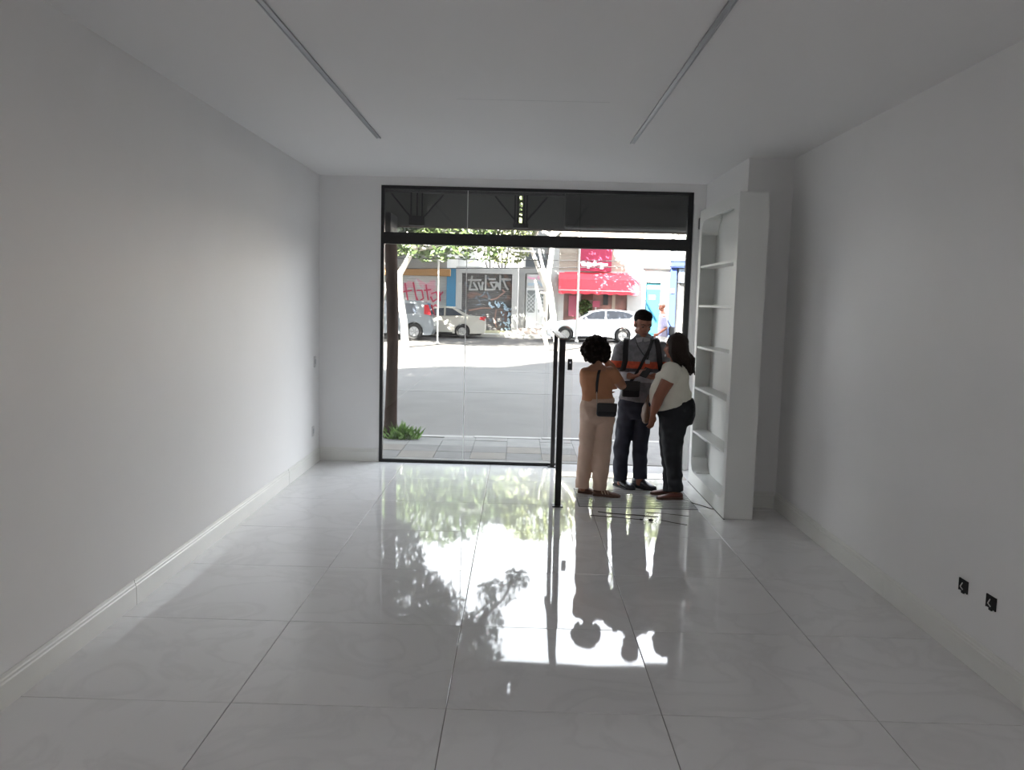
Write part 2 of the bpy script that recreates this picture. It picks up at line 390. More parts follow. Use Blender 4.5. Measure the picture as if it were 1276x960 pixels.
# ------------------------------------------------------------------ things on the floor at the entrance
MT['slat'] = mat('slat_white', (.6, .6, .6), .05)
MT['slatgap'] = mat('slat_base', (.05, .05, .05), .6)
gr = thing('entrance_grille', 'pale slatted floor grille under the three standing people', 'grille', (1.12, 7.72, 0))
obj('tray', BX(-.55, .52, -.36, .38, 0, .0015), MT['slatgap'], gr)
for k in range(12):
    y = -.345 + k * .06
    obj('slat', BX(-.54, .51, y, y + .036, .0015, .006, bev=.001), MT['slat'], gr)
GZ = .006
MT['wire'] = mat('dark_wire', (.06, .05, .035), .6)
def wire(pts, r, label, grp='dark wires on the tiles'):
    P = [Vector((p.x, p.y, r + .0005)) for p in pts]
    Q = []
    for a in range(len(P) - 1):
        for k in range(4):
            s = k / 4; Q.append((P[a].lerp(P[a + 1], s) + Vector((noise.noise(P[a] * 9 + Vector((k, 0, 0))) * .008, 0, 0)), r))
    Q.append((P[-1], r))
    o = obj('wire_offcut', tube(B(), Q, 6), MT['wire'], None, True)
    tag(o, label, 'wire', grp)
def fl(u, v, z=0):
    d = FW + RT * ((u - 638) / FOC) - UP * ((v - 480) / FOC); t = (z - HC) / d.z
    return Vector((d.x * t, d.y * t, z))
wire([fl(745, 638.5), fl(765, 641), fl(790, 642.5), fl(820, 645)], .004, 'thick dark wire on the tiles in front of the floor grille')
wire([fl(736, 643), fl(760, 644.5), fl(785, 647), fl(800, 648.5)], .003, 'thin dark wire lying left of the black crumbs')
wire([fl(824, 649), fl(838, 652), fl(856, 655)], .003, 'short dark wire lying right of the black crumbs')
wire([fl(806, 639), fl(826, 640.5), fl(858, 644)], .0025, 'fine dark wire along the right end of the grille')
wire([fl(851, 623), fl(862, 627), fl(878, 632), fl(889, 635.5)], .0035, 'dark wire running toward the near foot of the white bookcase')
for u, v, s, lb in ((811, 649.5, .03, 'larger black crumb of rubble on the tiles'), (799, 648.5, .016, 'smaller black crumb of rubble on the tiles')):
    p = fl(u, v); bm = ell(B(), (0, 0, s * .35), (s, s * .7, s * .45), sub=1)
    for q in bm.verts: q.co *= 1 + random.uniform(-.2, .2); q.co.z = max(0, q.co.z)
    tag(obj('rubble_crumb', bm, MT['blackmatt'], None, loc=(p.x, p.y, 0)), lb, 'rubble')
# clear film lying on floor
bm = B(); NX, NY = 26, 9
f0, f1, f2, f3 = fl(716, 640), fl(890, 641), fl(858, 657), fl(728, 650)
gv = [[None] * (NY + 1) for _ in range(NX + 1)]
for i in range(NX + 1):
    for j in range(NY + 1):
        a, b = i / NX, j / NY
        p = f0.lerp(f1, a).lerp(f3.lerp(f2, a), b)
        p.z = .002 + .006 * abs(noise.noise(Vector((a * 7, b * 3, 2))))
        gv[i][j] = bm.verts.new(p)
for i in range(NX):
    for j in range(NY): bm.faces.new((gv[i][j], gv[i + 1][j], gv[i + 1][j + 1], gv[i][j + 1]))
tag(obj('plastic_film', bm, glass_mat('thin_film', (.98, .98, .97), gl=.9, edge=.25), None, True), 'crumpled clear plastic film on the tiles before the grille', 'film')

# ================================================================== THE STREET
def gz(Y):
    """street level: a road that climbs a little to the far kerb"""
    return -.15 + (Y - 11.2) * .0096
bm = B()
for (x0, x1, y0, y1) in ((-70, 70, 11.15, 41.2),):
    vs = [bm.verts.new((x, y, gz(y))) for x, y in ((x0, y0), (x1, y0), (x1, y1), (x0, y1))] + [bm.verts.new((x, y, gz(y) - .3)) for x, y in ((x0, y0), (x1, y0), (x1, y1), (x0, y1))]
    bm.faces.new(vs[:4]); bm.faces.new(vs[:3:-1])
    for k in range(4): bm.faces.new((vs[k], vs[4 + k], vs[4 + (k + 1) % 4], vs[(k + 1) % 4]))
road = struct('road', bm, MT['asphalt'])
def roadline(x0, x1, y0, y1, nm='road_line'):
    bm = B(); P = ((x0, y0), (x1, y0), (x1, y1), (x0, y1))
    a = [bm.verts.new((x, y, gz(y) + .004)) for x, y in P]; b = [bm.verts.new((x, y, gz(y) - .01)) for x, y in P]
    bm.faces.new(a); bm.faces.new(b[::-1])
    for k in range(4): bm.faces.new((a[k], b[k], b[(k + 1) % 4], a[(k + 1) % 4]))
    obj(nm, bm, MT['paint'], road)
roadline(-30, 30, 17.35, 17.5)
roadline(-.55, 1.9, 22.1, 22.25); roadline(-7.5, -4.5, 22.1, 22.25); roadline(5.5, 8.5, 22.1, 22.25)
# near pavement: slabs and kerb stones
side = struct('sidewalk', BX(-30, 30, YF + .2, 11.02, -.3, -.012), MT['conc'])
rs = random.Random(5)
slabm = [mat('slab_grey', (.062, .06, .057), .85, var=.2, vscale=5, objc=False), mat('slab_brown', (.08, .07, .058), .85, var=.2, vscale=5, objc=False), mat('slab_pale', (.10, .098, .093), .85, var=.15, vscale=5, objc=False)]
tactile = B()
for i in range(16):
    for j in range(4):
        x0 = -6 + i * .42; y0 = YF + .32 + j * .42
        if x0 < -1.2 and x0 > -2.4 and j == 3: continue
        k = 2 if (8 <= i <= 15 and j >= 2) else rs.choice([0, 0, 1])
        bmx = BX(.002, .417, .002, .417, -.03, 0)
        o = obj('paving_slab', bmx, slabm[k], side, loc=(x0, y0, rs.uniform(-.002, .002)))
box(tactile, -30, -6.02, YF + .2, 11.0, -.03, 0); box(tactile, .72, 30, YF + .2, 11.0, -.03, 0); box(tactile, -6, .7, YF + .2, YF + .31, -.03, 0)
obj('cement_strip', tactile, MT['conc'], side)
kb = struct('kerb', BX(-30, -6.01, 11.02, 11.15, -.3, .0), MT['kerb'])
for k in range(14): obj('kerb_stone', BX(.004, .9, 0, .13, -.3, rs.uniform(.0, .012), bev=.008), MT['kerb'], kb, loc=(-6 + k * .904, 11.02, 0))
# far pavement
fs = struct('sidewalk_far', BX(-40, 40, 39.7, 41.2, -.1, .26), MT['conclight'])
# marquee of our own building seen through the top lights
mq = thing('marquee', 'dark sheet metal marquee with diagonal braces outside above the window', 'marquee', (0, 10, 3))
def M3(bm): 
    for v in bm.verts: v.co -= Vector((0, 10, 3))
    return bm
ZB = 2.67
obj('roof_sheet', M3(BX(-4, 4, YF + .27, 10.3, 3.62, 3.66)), MT['darker'], mq)
xg = at(649, 265, 10).x
for a, b, mm in ((-4, at(583, 260, 10).x - .004, 'darkgrey'), (at(583, 260, 10).x + .004, xg - .017, 'darkgrey'), (xg + .017, at(706, 265, 10).x, 'darkgrey')):
    obj('sheet_panel', M3(BX(a, b, 10.0, 10.02, ZB, 3.62)), MT[mm], mq)
obj('shutter_drum', M3(BX(at(706, 265, 10).x - .03, 4, 9.7, 9.995, ZB, 3.5, bev=.03)), MT['darker'], mq)
obj('edge_flange', M3(BX(-4, 4, 10.02, 10.06, ZB - .015, ZB + .03)), MT['taupe'], mq)
obj('upper_beam', M3(BX(-4, 4, 9.9, 10.0, 3.05, 3.3)), MT['darker'], mq)
for u in (520, 649):
    c = at(u, 272, 9.97)
    for dx in (-.07, -.035, .035, .07) if u > 600 else (-.07, 0, .06):
        obj('post', M3(BX(c.x + dx - .009, c.x + dx + .009, 9.94, 9.98, ZB + .05, 3.06)), MT['black'], mq)
    obj('anchor_block', M3(BX(c.x - .09, c.x + .09, 9.9, 9.99, ZB, ZB + (.11 if u < 600 else .05), bev=.004)), MT['black'], mq)
    for s in (-1, 1):
        obj('brace', M3(tube(B(), [(Vector((c.x + s * .06, 9.96, ZB + .08)), .011), (Vector((c.x + s * .30, 9.96, 3.03)), .011)], 8)), MT['black'], mq)
    if u > 600:
        for z in (2.8, 2.86, 2.9, 2.97): obj('rung', M3(BX(c.x - .02, c.x + .02, 9.99, 10.0, z, z + .02)), MT['black'], mq)
obj('wall_bracket', M3(BX(WX0 - .1, WX0 + .06, 9.47, 10, ZB - .14, ZB + .1)), MT['darker'], mq)

# ------------------------------------------------------------------ trees
def leaves(bm, c, r, n, size, rnd, flat=.5):
    c = Vector(c)
    for _ in range(n):
        while True:
            d = Vector((rnd.uniform(-1, 1), rnd.uniform(-1, 1), rnd.uniform(-1, 1)))
            if .25 < d.length < 1: break
        d = d * (d.length ** -.35)
        p = c + Vector((d.x * r[0], d.y * r[1], d.z * r[2]))
        a = Vector((rnd.gauss(0, 1), rnd.gauss(0, 1), rnd.gauss(0, .6))).normalized(); b = a.cross(Vector((rnd.gauss(0, 1), rnd.gauss(0, 1), rnd.gauss(0, 1)))).normalized()
        s = size * rnd.uniform(.6, 1.3)
        q = [p - a * s, p - b * s * .42, p + a * s, p + b * s * .42]
        bm.faces.new([bm.verts.new(v) for v in q])
def branchy(bm, base, tips, r0, r1=.02, mid=.45, rnd=random):
    for tp in tips:
        m_ = Vector(base).lerp(Vector(tp), mid) + Vector((rnd.uniform(-.15, .15), rnd.uniform(-.15, .15), .15))
        tube(bm, [(base, r0), (m_, (r0 + r1) * .5), (tp, r1)], 8)
def tree(name, label, base, trunk, lumps, lmat, bmat, nleaf, lsize, seed, limbs=True):
    rnd = random.Random(seed)
    t = thing(name, label, 'tree', base)
    bm = B(); bv = Vector(base)
    tube(bm, [(Vector(p) - bv, r) for p, r in trunk], 14)
    obj('trunk', bm, bmat, t, True)
    top = Vector(trunk[-1][0]) - bv
    if limbs:
        bm = B(); branchy(bm, top, [Vector(c) - bv for c, r in lumps], trunk[-1][1] * .8, .02, .5, rnd)
        obj('limbs', bm, bmat, t, True)
    bm = B(); tot = sum(r[0] * r[1] * r[2] for c, r in lumps)
    for c, r in lumps: leaves(bm, Vector(c) - bv, r, int(nleaf * (r[0] * r[1] * r[2]) / tot) + 60, lsize, rnd)
    o = obj('crown', bm, lmat, t); o['kind'] = 'stuff'
    return t
# tree in front of the shop
p0 = at(486, 556, 10.85)
trk = [((p0.x, 10.85, -.2), .12), ((p0.x, 10.85, .05), .09), ((p0.x + .01, 10.85, .5), .078), ((p0.x + .02, 10.85, 1.2), .073), ((p0.x + .01, 10.85, 1.8), .078), ((p0.x - .02, 10.9, 2.4), .08), ((p0.x - .1, 11.1, 3.2), .08), ((p0.x - .2, 11.8, 4.2), .08)]
def up(u, v, Y, r):
    p = at(u, v, Y); return ((p.x, Y, -p.z), r)
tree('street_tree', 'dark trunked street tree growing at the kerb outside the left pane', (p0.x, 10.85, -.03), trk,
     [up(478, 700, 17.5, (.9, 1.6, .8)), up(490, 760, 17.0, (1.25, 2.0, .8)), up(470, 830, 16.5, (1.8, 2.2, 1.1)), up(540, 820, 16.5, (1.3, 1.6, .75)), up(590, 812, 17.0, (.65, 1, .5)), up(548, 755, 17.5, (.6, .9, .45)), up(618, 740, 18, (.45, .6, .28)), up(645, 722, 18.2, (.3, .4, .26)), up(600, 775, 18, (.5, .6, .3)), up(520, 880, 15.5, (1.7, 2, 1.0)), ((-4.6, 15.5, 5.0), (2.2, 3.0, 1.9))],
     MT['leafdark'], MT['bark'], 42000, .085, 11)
# weeds at its foot
t = thing('weed_clump', 'green weeds at the foot of the dark street tree', 'weeds', (p0.x + .16, 10.8, 0))
bm = B(); rnd = random.Random(2)
for _ in range(300):
    a = rnd.uniform(0, 6.28); r = rnd.uniform(0, .19) ; l = rnd.uniform(.05, .24) * (1.1 - r); c = Vector((r * math.cos(a) * 1.3, r * math.sin(a) * .6, 0))
    d = Vector((rnd.uniform(-1.3, 1.3), rnd.uniform(-.8, .8), 1)).normalized(); s = Vector((rnd.uniform(-1, 1), rnd.uniform(-1, 1), 0)).normalized() * rnd.uniform(.008, .022)
    bm.faces.new([bm.verts.new(c - s * .4), bm.verts.new(c + s * .4), bm.verts.new(c + d * l * .6 + s), bm.verts.new(c + d * l), bm.verts.new(c + d * l * .6 - s)])
o = obj('blades', bm, MT['grassleaf'], t); o['kind'] = 'stuff'
# far street trees standing in the sunlit strip
pA = at(505, 431, 31.0); g31 = gz(31)
tree('street_tree', 'pale trunked leafy tree across the road in front of the silver van', (pA.x, 31, g31),
     [((pA.x, 31, g31 - .1), .16), ((pA.x - .05, 31, g31 + .9), .13), ((pA.x - .22, 31, g31 + 1.9), .12), ((pA.x - .25, 31, 2.7), .12), ((pA.x + .2, 31.2, 3.6), .1)],
     [((-4.4, 31.5, 4.9), (1.8, 2.6, 1.5)), ((-2.6, 32, 4.7), (1.7, 2.4, 1.1)), ((-6.5, 33, 6), (2.4, 3, 2.2)), ((-3.2, 33.5, 6.2), (2.6, 3, 1.9)), ((-3.3, 30.5, 3.75), (1.2, 1.2, .6)), ((-1.6, 31, 3.7), (.9, 1, .5)), ((-.9, 33, 5.6), (1.5, 2, 1.3))],
     MT['leaf'], MT['barkpale'], 15000, .13, 21)
pB = at(695, 432, 31.0); pB2 = at(679, 432, 31.0)
tb = tree('street_tree', 'white trunked forked tree across the road beside the black barrier post', (pB.x, 31, g31),
     [((pB.x + .02, 31, g31 - .1), .10), (at(690, 400, 31), .11), (at(686, 365, 31), .10), (at(683, 348, 31), .10), (at(687, 318, 31), .085), (at(690, 296, 31.4), .07)],
     [((-.2, 32.5, 5.0), (1.0, 1.6, .9)), ((.9, 33, 6.2), (1.7, 2.2, 1.5)), ((-.55, 33.2, 3.75), (.85, .9, .5)), ((2.2, 34, 5.6), (1.4, 1.8, .9)), up(766, 742, 33, (1.1, 1.2, .9)), up(808, 742, 33, (.7, .8, .7))],
     MT['leafolive'], MT['barkpale'], 6000, .12, 31)
bm = B(); bv = Vector((pB.x, 31, g31))
tube(bm, [(at(682, 433, 31) - bv, .075), (at(677, 412, 31) - bv, .075), (at(689, 398, 31) - bv, .08)], 8)
tube(bm, [(at(683, 350, 31) - bv, .06), (at(677, 335, 31) - bv, .055), (at(672, 312, 31) - bv, .04)], 8)
tube(bm, [(at(675, 389, 31) - bv, .065), (at(670, 365, 31) - bv, .055), (at(667, 350, 31) - bv, .035)], 8)
tube(bm, [(at(688, 366, 31) - bv, .03), (at(674, 365, 31) - bv, .03)], 8)
obj('side_stem', bm, MT['barkpale'], tb, True)
tree('street_tree', 'leafy street tree across the road toward the blue shopfronts', (6.9, 32.5, gz(32.5)),
     [((6.9, 32.5, 0), .13), ((6.85, 32.5, 1.2), .11), ((6.8, 32.5, 3.2), .1), ((6.2, 32.5, 4.4), .08)],
     [((4.2, 32.5, 5.6), (1.8, 1.8, .95)), ((6.2, 33, 6.6), (2.0, 2.0, 1.2)), ((3.2, 33.5, 6.6), (1.2, 1.6, .8))],
     MT['leafolive'], MT['barkpale'], 5500, .12, 41)
# trees left of the view that the same row goes on with, and big crowns over the far lane
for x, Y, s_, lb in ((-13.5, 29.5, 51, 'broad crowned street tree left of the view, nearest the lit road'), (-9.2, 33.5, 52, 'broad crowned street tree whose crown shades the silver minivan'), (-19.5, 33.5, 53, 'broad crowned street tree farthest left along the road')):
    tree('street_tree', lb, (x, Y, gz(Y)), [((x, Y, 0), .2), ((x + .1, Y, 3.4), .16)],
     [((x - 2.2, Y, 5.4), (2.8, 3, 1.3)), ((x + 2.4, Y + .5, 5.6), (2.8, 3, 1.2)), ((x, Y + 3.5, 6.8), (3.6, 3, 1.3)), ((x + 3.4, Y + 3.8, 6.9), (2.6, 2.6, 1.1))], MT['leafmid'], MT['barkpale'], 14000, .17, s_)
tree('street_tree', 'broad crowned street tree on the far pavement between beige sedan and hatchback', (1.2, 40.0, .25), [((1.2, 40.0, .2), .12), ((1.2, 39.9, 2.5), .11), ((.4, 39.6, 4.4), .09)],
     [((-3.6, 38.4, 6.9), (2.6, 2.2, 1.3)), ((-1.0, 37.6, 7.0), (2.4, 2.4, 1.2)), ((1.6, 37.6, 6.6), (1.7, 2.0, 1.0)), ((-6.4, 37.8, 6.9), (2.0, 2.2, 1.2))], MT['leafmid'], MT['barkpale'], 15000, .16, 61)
# bare pruned saplings behind the low wall of the dark shutter
MT['stem'] = mat('grey_stem', (.16, .14, .13), .9)
for u, lb in ((611, 'left'), (626, 'right')):
    b = at(u, 341, 42.0); t = thing('bare_sapling', 'bare forked stem above the dark shutter, the ' + lb + ' one', 'sapling', (b.x, 42.0, b.z))
    bm = B()
    for tip in ((-.35, 1.5), (.3, 1.7), (-.05, 1.1)):
        tube(bm, [((0, 0, -.1), .06), ((tip[0] * .7, 0, tip[1] * .35), .045), ((tip[0], 0, tip[1]), .03)], 7)
    obj('stem', bm, MT['stem'], t, True)
# thin poles in front of the far buildings
MT['pole'] = mat('pale_galvanised', (.55, .55, .53), .5, metal=.3)
for u, v0, v1, Y, r, lb in ((545, 431, 290, 33.0, .035, 'thin pale sign pole across the road beside the silver van'), (718, 431, 200, 36.8, .05, 'thin pale lamp pole before the red awning')):
    p = at(u, v0, Y); z1 = at(u, v1, Y).z; t = thing('street_pole', lb, 'pole', (p.x, Y, gz(Y)))
    obj('shaft', tube(B(), [((0, 0, -.05), r), ((0, 0, 2.5), r), ((0, 0, z1 - gz(Y)), r * .8)], 10), MT['pole'], t, True)
    obj('foot_collar', tube(B(), [((0, 0, 0), r * 1.7), ((0, 0, .12), r * 1.6)], 10, round_ends=False), MT['pole'], t, True)
    if Y < 34: obj('sign_blade', BX(-.22, .22, -.01, .01, z1 - gz(Y) - .45, z1 - gz(Y) - .05, bev=.004), mat('sign_blue', (.05, .16, .4), .5), t)
    else: obj('lamp_arm', tube(B(), [((0, 0, z1 - gz(Y) - .05), .05), ((0, -1.2, z1 - gz(Y) + .4), .04), ((0, -2.2, z1 - gz(Y) + .45), .07)], 8), MT['pole'], t, True)
# overhead cables
for (u0, v0, u1, v1, lb) in ((600, 322, 880, 326, 'overhead cable crossing above the red awning, upper one'), (600, 333, 880, 331, 'overhead cable crossing above the red awning, lower one')):
    a, b = at(u0, v0, 38.2), at(u1, v1, 38.2); P = []
    a = a + (a - b) * 2.5; b = b + (b - a) * .5
    for k in range(15):
        s = k / 14; P.append((a.lerp(b, s) - Vector((0, 0, .25 * 4 * s * (1 - s) - .2)), .02))
    tag(obj('overhead_cable', tube(B(), P, 6), MT['black'], None, True), lb, 'cable')

# ------------------------------------------------------------------ buildings across the road
YW = 41.2
def X(u): return at(u, 400, YW).x
def Z(v, u=650): return at(u, v, YW).z
cols = dict(offwhite=(.62, .62, .6), beige=(.52, .44, .36), orange=(.62, .34, .14), blue=(.10, .36, .62), grey=(.42, .42, .41), cyan=(.012, .15, .26), royal=(.03, .07, .26),
            red=(.62, .03, .06), magenta=(.5, .035, .10), white=(.75, .75, .74), pink=(.55, .12, .2), rosewood=(.16, .07, .05), concrete=(.33, .32, .30))
for k, c in cols.items(): MT['f_' + k] = mat('facade_' + k, tuple(v * .56 for v in c), .75, var=.07, vscale=1.3)
def bpart(t, name, a, b, y0, y1, z0, z1, mt, bev=0):
    o = Vector(t.location); return obj(name, BX(a - o.x, b - o.x, y0 - o.y, y1 - o.y, z0 - o.z, z1 - o.z, bev=bev), MT[mt] if isinstance(mt, str) else mt, t)
def slats(t, name, x0, x1, y, z0, z1, step, mt, kind=True):
    o = Vector(t.location); bm = B(); z = z0
    while z < z1 - .01:
        zt = min(z + step, z1)
        prism(bm, [(y - o.y, z - o.z), (y - .012 - o.y, z + step * .5 - o.z), (y - o.y, zt - o.z), (y + .04 - o.y, zt - o.z), (y + .04 - o.y, z - o.z)], 0, x0 - o.x, x1 - o.x); z += step
    s = obj(name, bm, mt, t)
    if kind: s['kind'] = 'stuff'
    return s
def strokes(name, t, lines, y, r, mt, thick=.012):
    """painted lettering as flat ribbons standing on a surface; lines in px"""
    bm = B(); o = Vector(t.location)
    for ln in lines:
        P = [Vector((X(u), 0, Z(v, u))) for u, v in ln]
        for a, b in zip(P, P[1:]):
            thick += .0017; d = (b - a).normalized(); n = Vector((-d.z, 0, d.x)) * r; e = d * r * .5
            q = [a - n - e, b - n + e, b + n + e, a + n - e]
            f = [bm.verts.new((p.x - o.x, y - thick - o.y, p.z - o.z)) for p in q]; g_ = [bm.verts.new((p.x - o.x, y - o.y, p.z - o.z)) for p in q]
            bm.faces.new(f); bm.faces.new(g_[::-1])
            for k in range(4): bm.faces.new((f[k], g_[k], g_[(k + 1) % 4], f[(k + 1) % 4]))
    bmesh.ops.recalc_face_normals(bm, faces=bm.faces[:])
    o_ = obj(name, bm, mt, t)
    if len(lines) > 1: o_['kind'] = 'stuff'
    return o_
def shutter_mat(name, base, tints, seed):
    """rolling shutter metal under faded spray paint patches"""
    M = mat(name, base, .6, var=.1, vscale=.8); n = M.node_tree; b = n.nodes['Principled BSDF']
    src = b.inputs['Base Color'].links[0].from_socket
    t_ = n.nodes.new('ShaderNodeTexCoord')
    for i, (c, lo, hi, sc) in enumerate(tints):
        mp = n.nodes.new('ShaderNodeMapping'); mp.inputs['Location'].default_value = (seed * 3.1 + i * 7.7, i * 2.2, seed)
        n.links.new(t_.outputs['Object'], mp.inputs[0])
        z = n.nodes.new('ShaderNodeTexNoise'); z.inputs['Scale'].default_value = sc; z.inputs['Detail'].default_value = 6; z.inputs['Distortion'].default_value = 1.2
        n.links.new(mp.outputs[0], z.inputs['Vector'])
        r = n.nodes.new('ShaderNodeMapRange'); r.inputs[1].default_value = lo; r.inputs[2].default_value = hi; n.links.new(z.outputs['Fac'], r.inputs[0])
        mx = n.nodes.new('ShaderNodeMix'); mx.data_type = 'RGBA'; n.links.new(r.outputs[0], mx.inputs['Factor']); n.links.new(src, mx.inputs['A']); mx.inputs['B'].default_value = (*c, 1)
        src = mx.outputs['Result']
    n.links.new(src, b.inputs['Base Color'])
    return M
# building with the tagged pale shutter
g0 = .26
A = thing('shop_building', 'orange topped building with a pale shutter sprayed in red', 'building', ((X(440) + X(560)) / 2, YW, g0))
zt = Z(344, 530)
bpart(A, 'wall', X(380), X(488), YW, YW + 8, g0, 6.2, 'f_grey'); bpart(A, 'wall', X(488), X(556), YW, YW + 8, Z(343, 530), 6.2, 'f_grey')
bpart(A, 'fascia', X(400), X(561), YW - .35, YW, Z(344, 530), Z(335, 530), 'f_orange', .03)
slats(A, 'roller_shutter', X(488), X(556), YW + .12, g0, Z(343, 530), .11, shutter_mat('shutter_pale', (.50, .51, .50), [((.62, .35, .42), .56, .62, 1.3), ((.55, .56, .6), .6, .66, 2.2)], 2))
MT['spray_red'] = mat('spray_red', (.5, .04, .10), .6)
strokes('spray_lettering', A, [[(504, 353), (508, 377)], [(500, 364), (512, 362)], [(514, 352), (519, 376)], [(519, 362), (525, 362), (527, 372), (521, 376), (518, 370)], [(530, 355), (533, 374)], [(528, 362), (536, 361)], [(537, 366), (543, 364), (545, 372), (539, 376), (536, 370)], [(547, 364), (548, 375)], [(547, 369), (551, 364)]], YW + .085, .035, MT['spray_red'])
strokes('spray_lettering', A, [[(497, 382), (503, 379), (509, 384), (515, 379), (521, 385), (528, 380), (535, 386), (542, 380), (549, 386)]], YW + .085, .03, MT['spray_red'])
bpart(A, 'pillar', X(556), X(567.3), YW - .12, YW + .5, g0, Z(335, 560), 'f_blue')
# building with white frame and dark sprayed shutter
Bb = thing('shop_building', 'white framed building with a dark sprayed roller shutter', 'building', (X(606), YW, g0))
bpart(Bb, 'pillar', X(567.5), X(574.5), YW - .1, YW + .5, g0, Z(333, 600), 'f_white'); bpart(Bb, 'pillar', X(637), X(644.5), YW - .1, YW + .5, g0, Z(333, 600), 'f_white')
bpart(Bb, 'lintel', X(574.5), X(637), YW - .1, YW + .5, Z(341, 606), Z(333, 606), 'f_white')
bpart(Bb, 'kick_step', X(574.5), X(637), YW - .12, YW + .3, g0, g0 + .12, mat('step_yellowish', (.6, .57, .4), .8))
slats(Bb, 'roller_shutter', X(574.5), X(637), YW + .2, g0 + .12, Z(341, 606), .10, shutter_mat('shutter_dark', (.115, .11, .11), [((.20, .13, .11), .56, .63, 1.0), ((.16, .2, .24), .60, .64, 2.4)], 5))
MT['spray_grey'] = mat('spray_silver', (.36, .37, .37), .6); MT['spray_blue'] = mat('spray_pale_blue', (.42, .55, .66), .6); MT['spray_rust'] = mat('spray_rust', (.30, .19, .16), .6)
strokes('spray_lettering', Bb, [
    [(582, 349), (598, 349)], [(587, 344), (584, 361)], [(584, 361), (594, 361), (589, 352)],
    [(595, 352), (598, 361), (601, 352)], [(600, 352), (600, 361)], [(604, 343), (604, 361), (613, 361)],
    [(608, 348), (616, 348)], [(610, 352), (615, 361), (618, 352), (610, 352)], [(618, 352), (622, 361)], [(622, 343), (622, 361)],
    [(622, 352), (613, 361)], [(624, 348), (635, 348.5)], [(626, 349), (629, 357), (632, 361)]], YW + .165, .045, MT['spray_grey'])
strokes('spray_lettering', Bb, [[(625, 361), (628, 364), (618, 372), (611, 374)], [(584, 387), (600, 384), (612, 384)], [(618, 386), (616, 400), (619, 408)]], YW + .165, .035, MT['spray_rust'])
rb = random.Random(8); ln = []
for k in range(46):
    if k < 16: u, v = rb.uniform(609, 630), rb.uniform(376, 384)
    else: u, v = rb.uniform(624, 635.5), rb.uniform(383, 412)
    ln.append([(u + rb.uniform(-1.6, 1.6), v + rb.uniform(-2, 2)), (u + rb.uniform(-1.6, 1.6), v + rb.uniform(-2, 2)), (u + rb.uniform(-1.6, 1.6), v + rb.uniform(-2, 2))])
strokes('spray_lettering', Bb, ln, YW + .165, .028, MT['spray_blue'])
bpart(Bb, 'side_wall', X(567.5), X(573), YW + .5, YW + 6, g0, 3.2, 'f_white'); bpart(Bb, 'side_wall', X(639), X(644.5), YW + .5, YW + 6, g0, 3.2, 'f_white')
bpart(Bb, 'roof_slab', X(567.5), X(644.5), YW + .2, YW + 6, 3.2, Z(336, 606), 'f_grey')
# plain pale house behind it
Hh = thing('house', 'plain pale two storey house set back behind the dark shutter', 'building', (X(610), 48.5, g0))
bpart(Hh, 'wall', X(500), X(655), 48.5, 55, g0, 7.3, 'f_offwhite'); bpart(Hh, 'roof', X(495), X(660), 48.2, 55.3, 7.3, 7.6, 'f_concrete')
for u in (585, 632): bpart(Hh, 'window', X(u) - .5, X(u) + .5, 48.42, 48.5, 4.7, 6.0, 'darkgrey')
# grey building with the lattice door
Cc = thing('shop_building', 'pale grey building with a white lattice double door and small sign', 'building', (X(668), YW, g0))
bpart(Cc, 'pillar', X(645), X(653), YW - .05, YW + .4, g0, Z(333, 650), 'f_grey'); bpart(Cc, 'pillar', X(684), X(694.5), YW - .15, YW + .4, g0, Z(300, 690), 'f_offwhite')
bpart(Cc, 'beam', X(653), X(684), YW - .05, YW + .4, Z(341, 668), Z(333, 668), 'f_grey')
bpart(Cc, 'upper_wall', X(645), X(694.5), YW + .1, YW + 7, 4.2, 6.4, 'f_grey')
bpart(Cc, 'upper_window', X(653), X(684), YW + .12, YW + .2, Z(333, 668), 4.2, mat('dark_pane', (.07, .08, .09), .15))
bpart(Cc, 'step', X(645), X(692), YW - .5, YW + .2, g0, g0 + .28, mat('worn_pinkish_step', (.42, .36, .33), .85, var=.15))
bpart(Cc, 'entry_wall', X(653), X(684), YW + .12, YW + .4, g0, Z(341, 668), 'f_offwhite')
z0, z1 = g0 + .3, Z(359, 668)
MT['doorwhite'] = mat('door_white', (.66, .68, .68), .6); MT['lat'] = mat('lattice_grey', (.16, .18, .18), .6)
for u0, u1 in ((655, 668.3), (668.7, 682)):
    o_d = bpart(Cc, 'door', X(u0), X(u1), YW + .04, YW + .11, z0, z1, 'doorwhite')
    um = (u0 + u1) / 2 + (-.6 if u0 < 660 else -.3); wgl = .19; off = Vector(Cc.location)
    bm = BX(X(um) - wgl - off.x, X(um) + wgl - off.x, YW + .03 - off.y, YW + .04 - off.y, z0 + .75 - off.z, z1 - .12 - off.z); obj('door_light', bm, MT['lat'], o_d)
    bm = B(); zz = z0 + .75
    while zz < z1 - .5:
        for s in (-1, 1):
            tube(bm, [(Vector((X(um) - s * wgl - off.x, YW + .02 - off.y, zz - off.z)), .012), (Vector((X(um) + s * wgl - off.x, YW + .02 - off.y, zz + .38 - off.z)), .012)], 5)
        zz += .19
    obj('lattice', bm, MT['doorwhite'], o_d)
bpart(Cc, 'sign_board', X(655), X(682), YW - .03, YW + .03, Z(359, 668), Z(342, 668), 'f_white')
strokes('sign_lettering', Cc, [[(656.5, 345.5), (660, 347), (665, 347.2)], [(668, 346), (680.5, 346.5)], [(670, 343.8), (670, 348)], [(674, 344.5), (674, 348)]], YW - .03, .04, mat('sign_pink', (.6, .28, .4), .6))
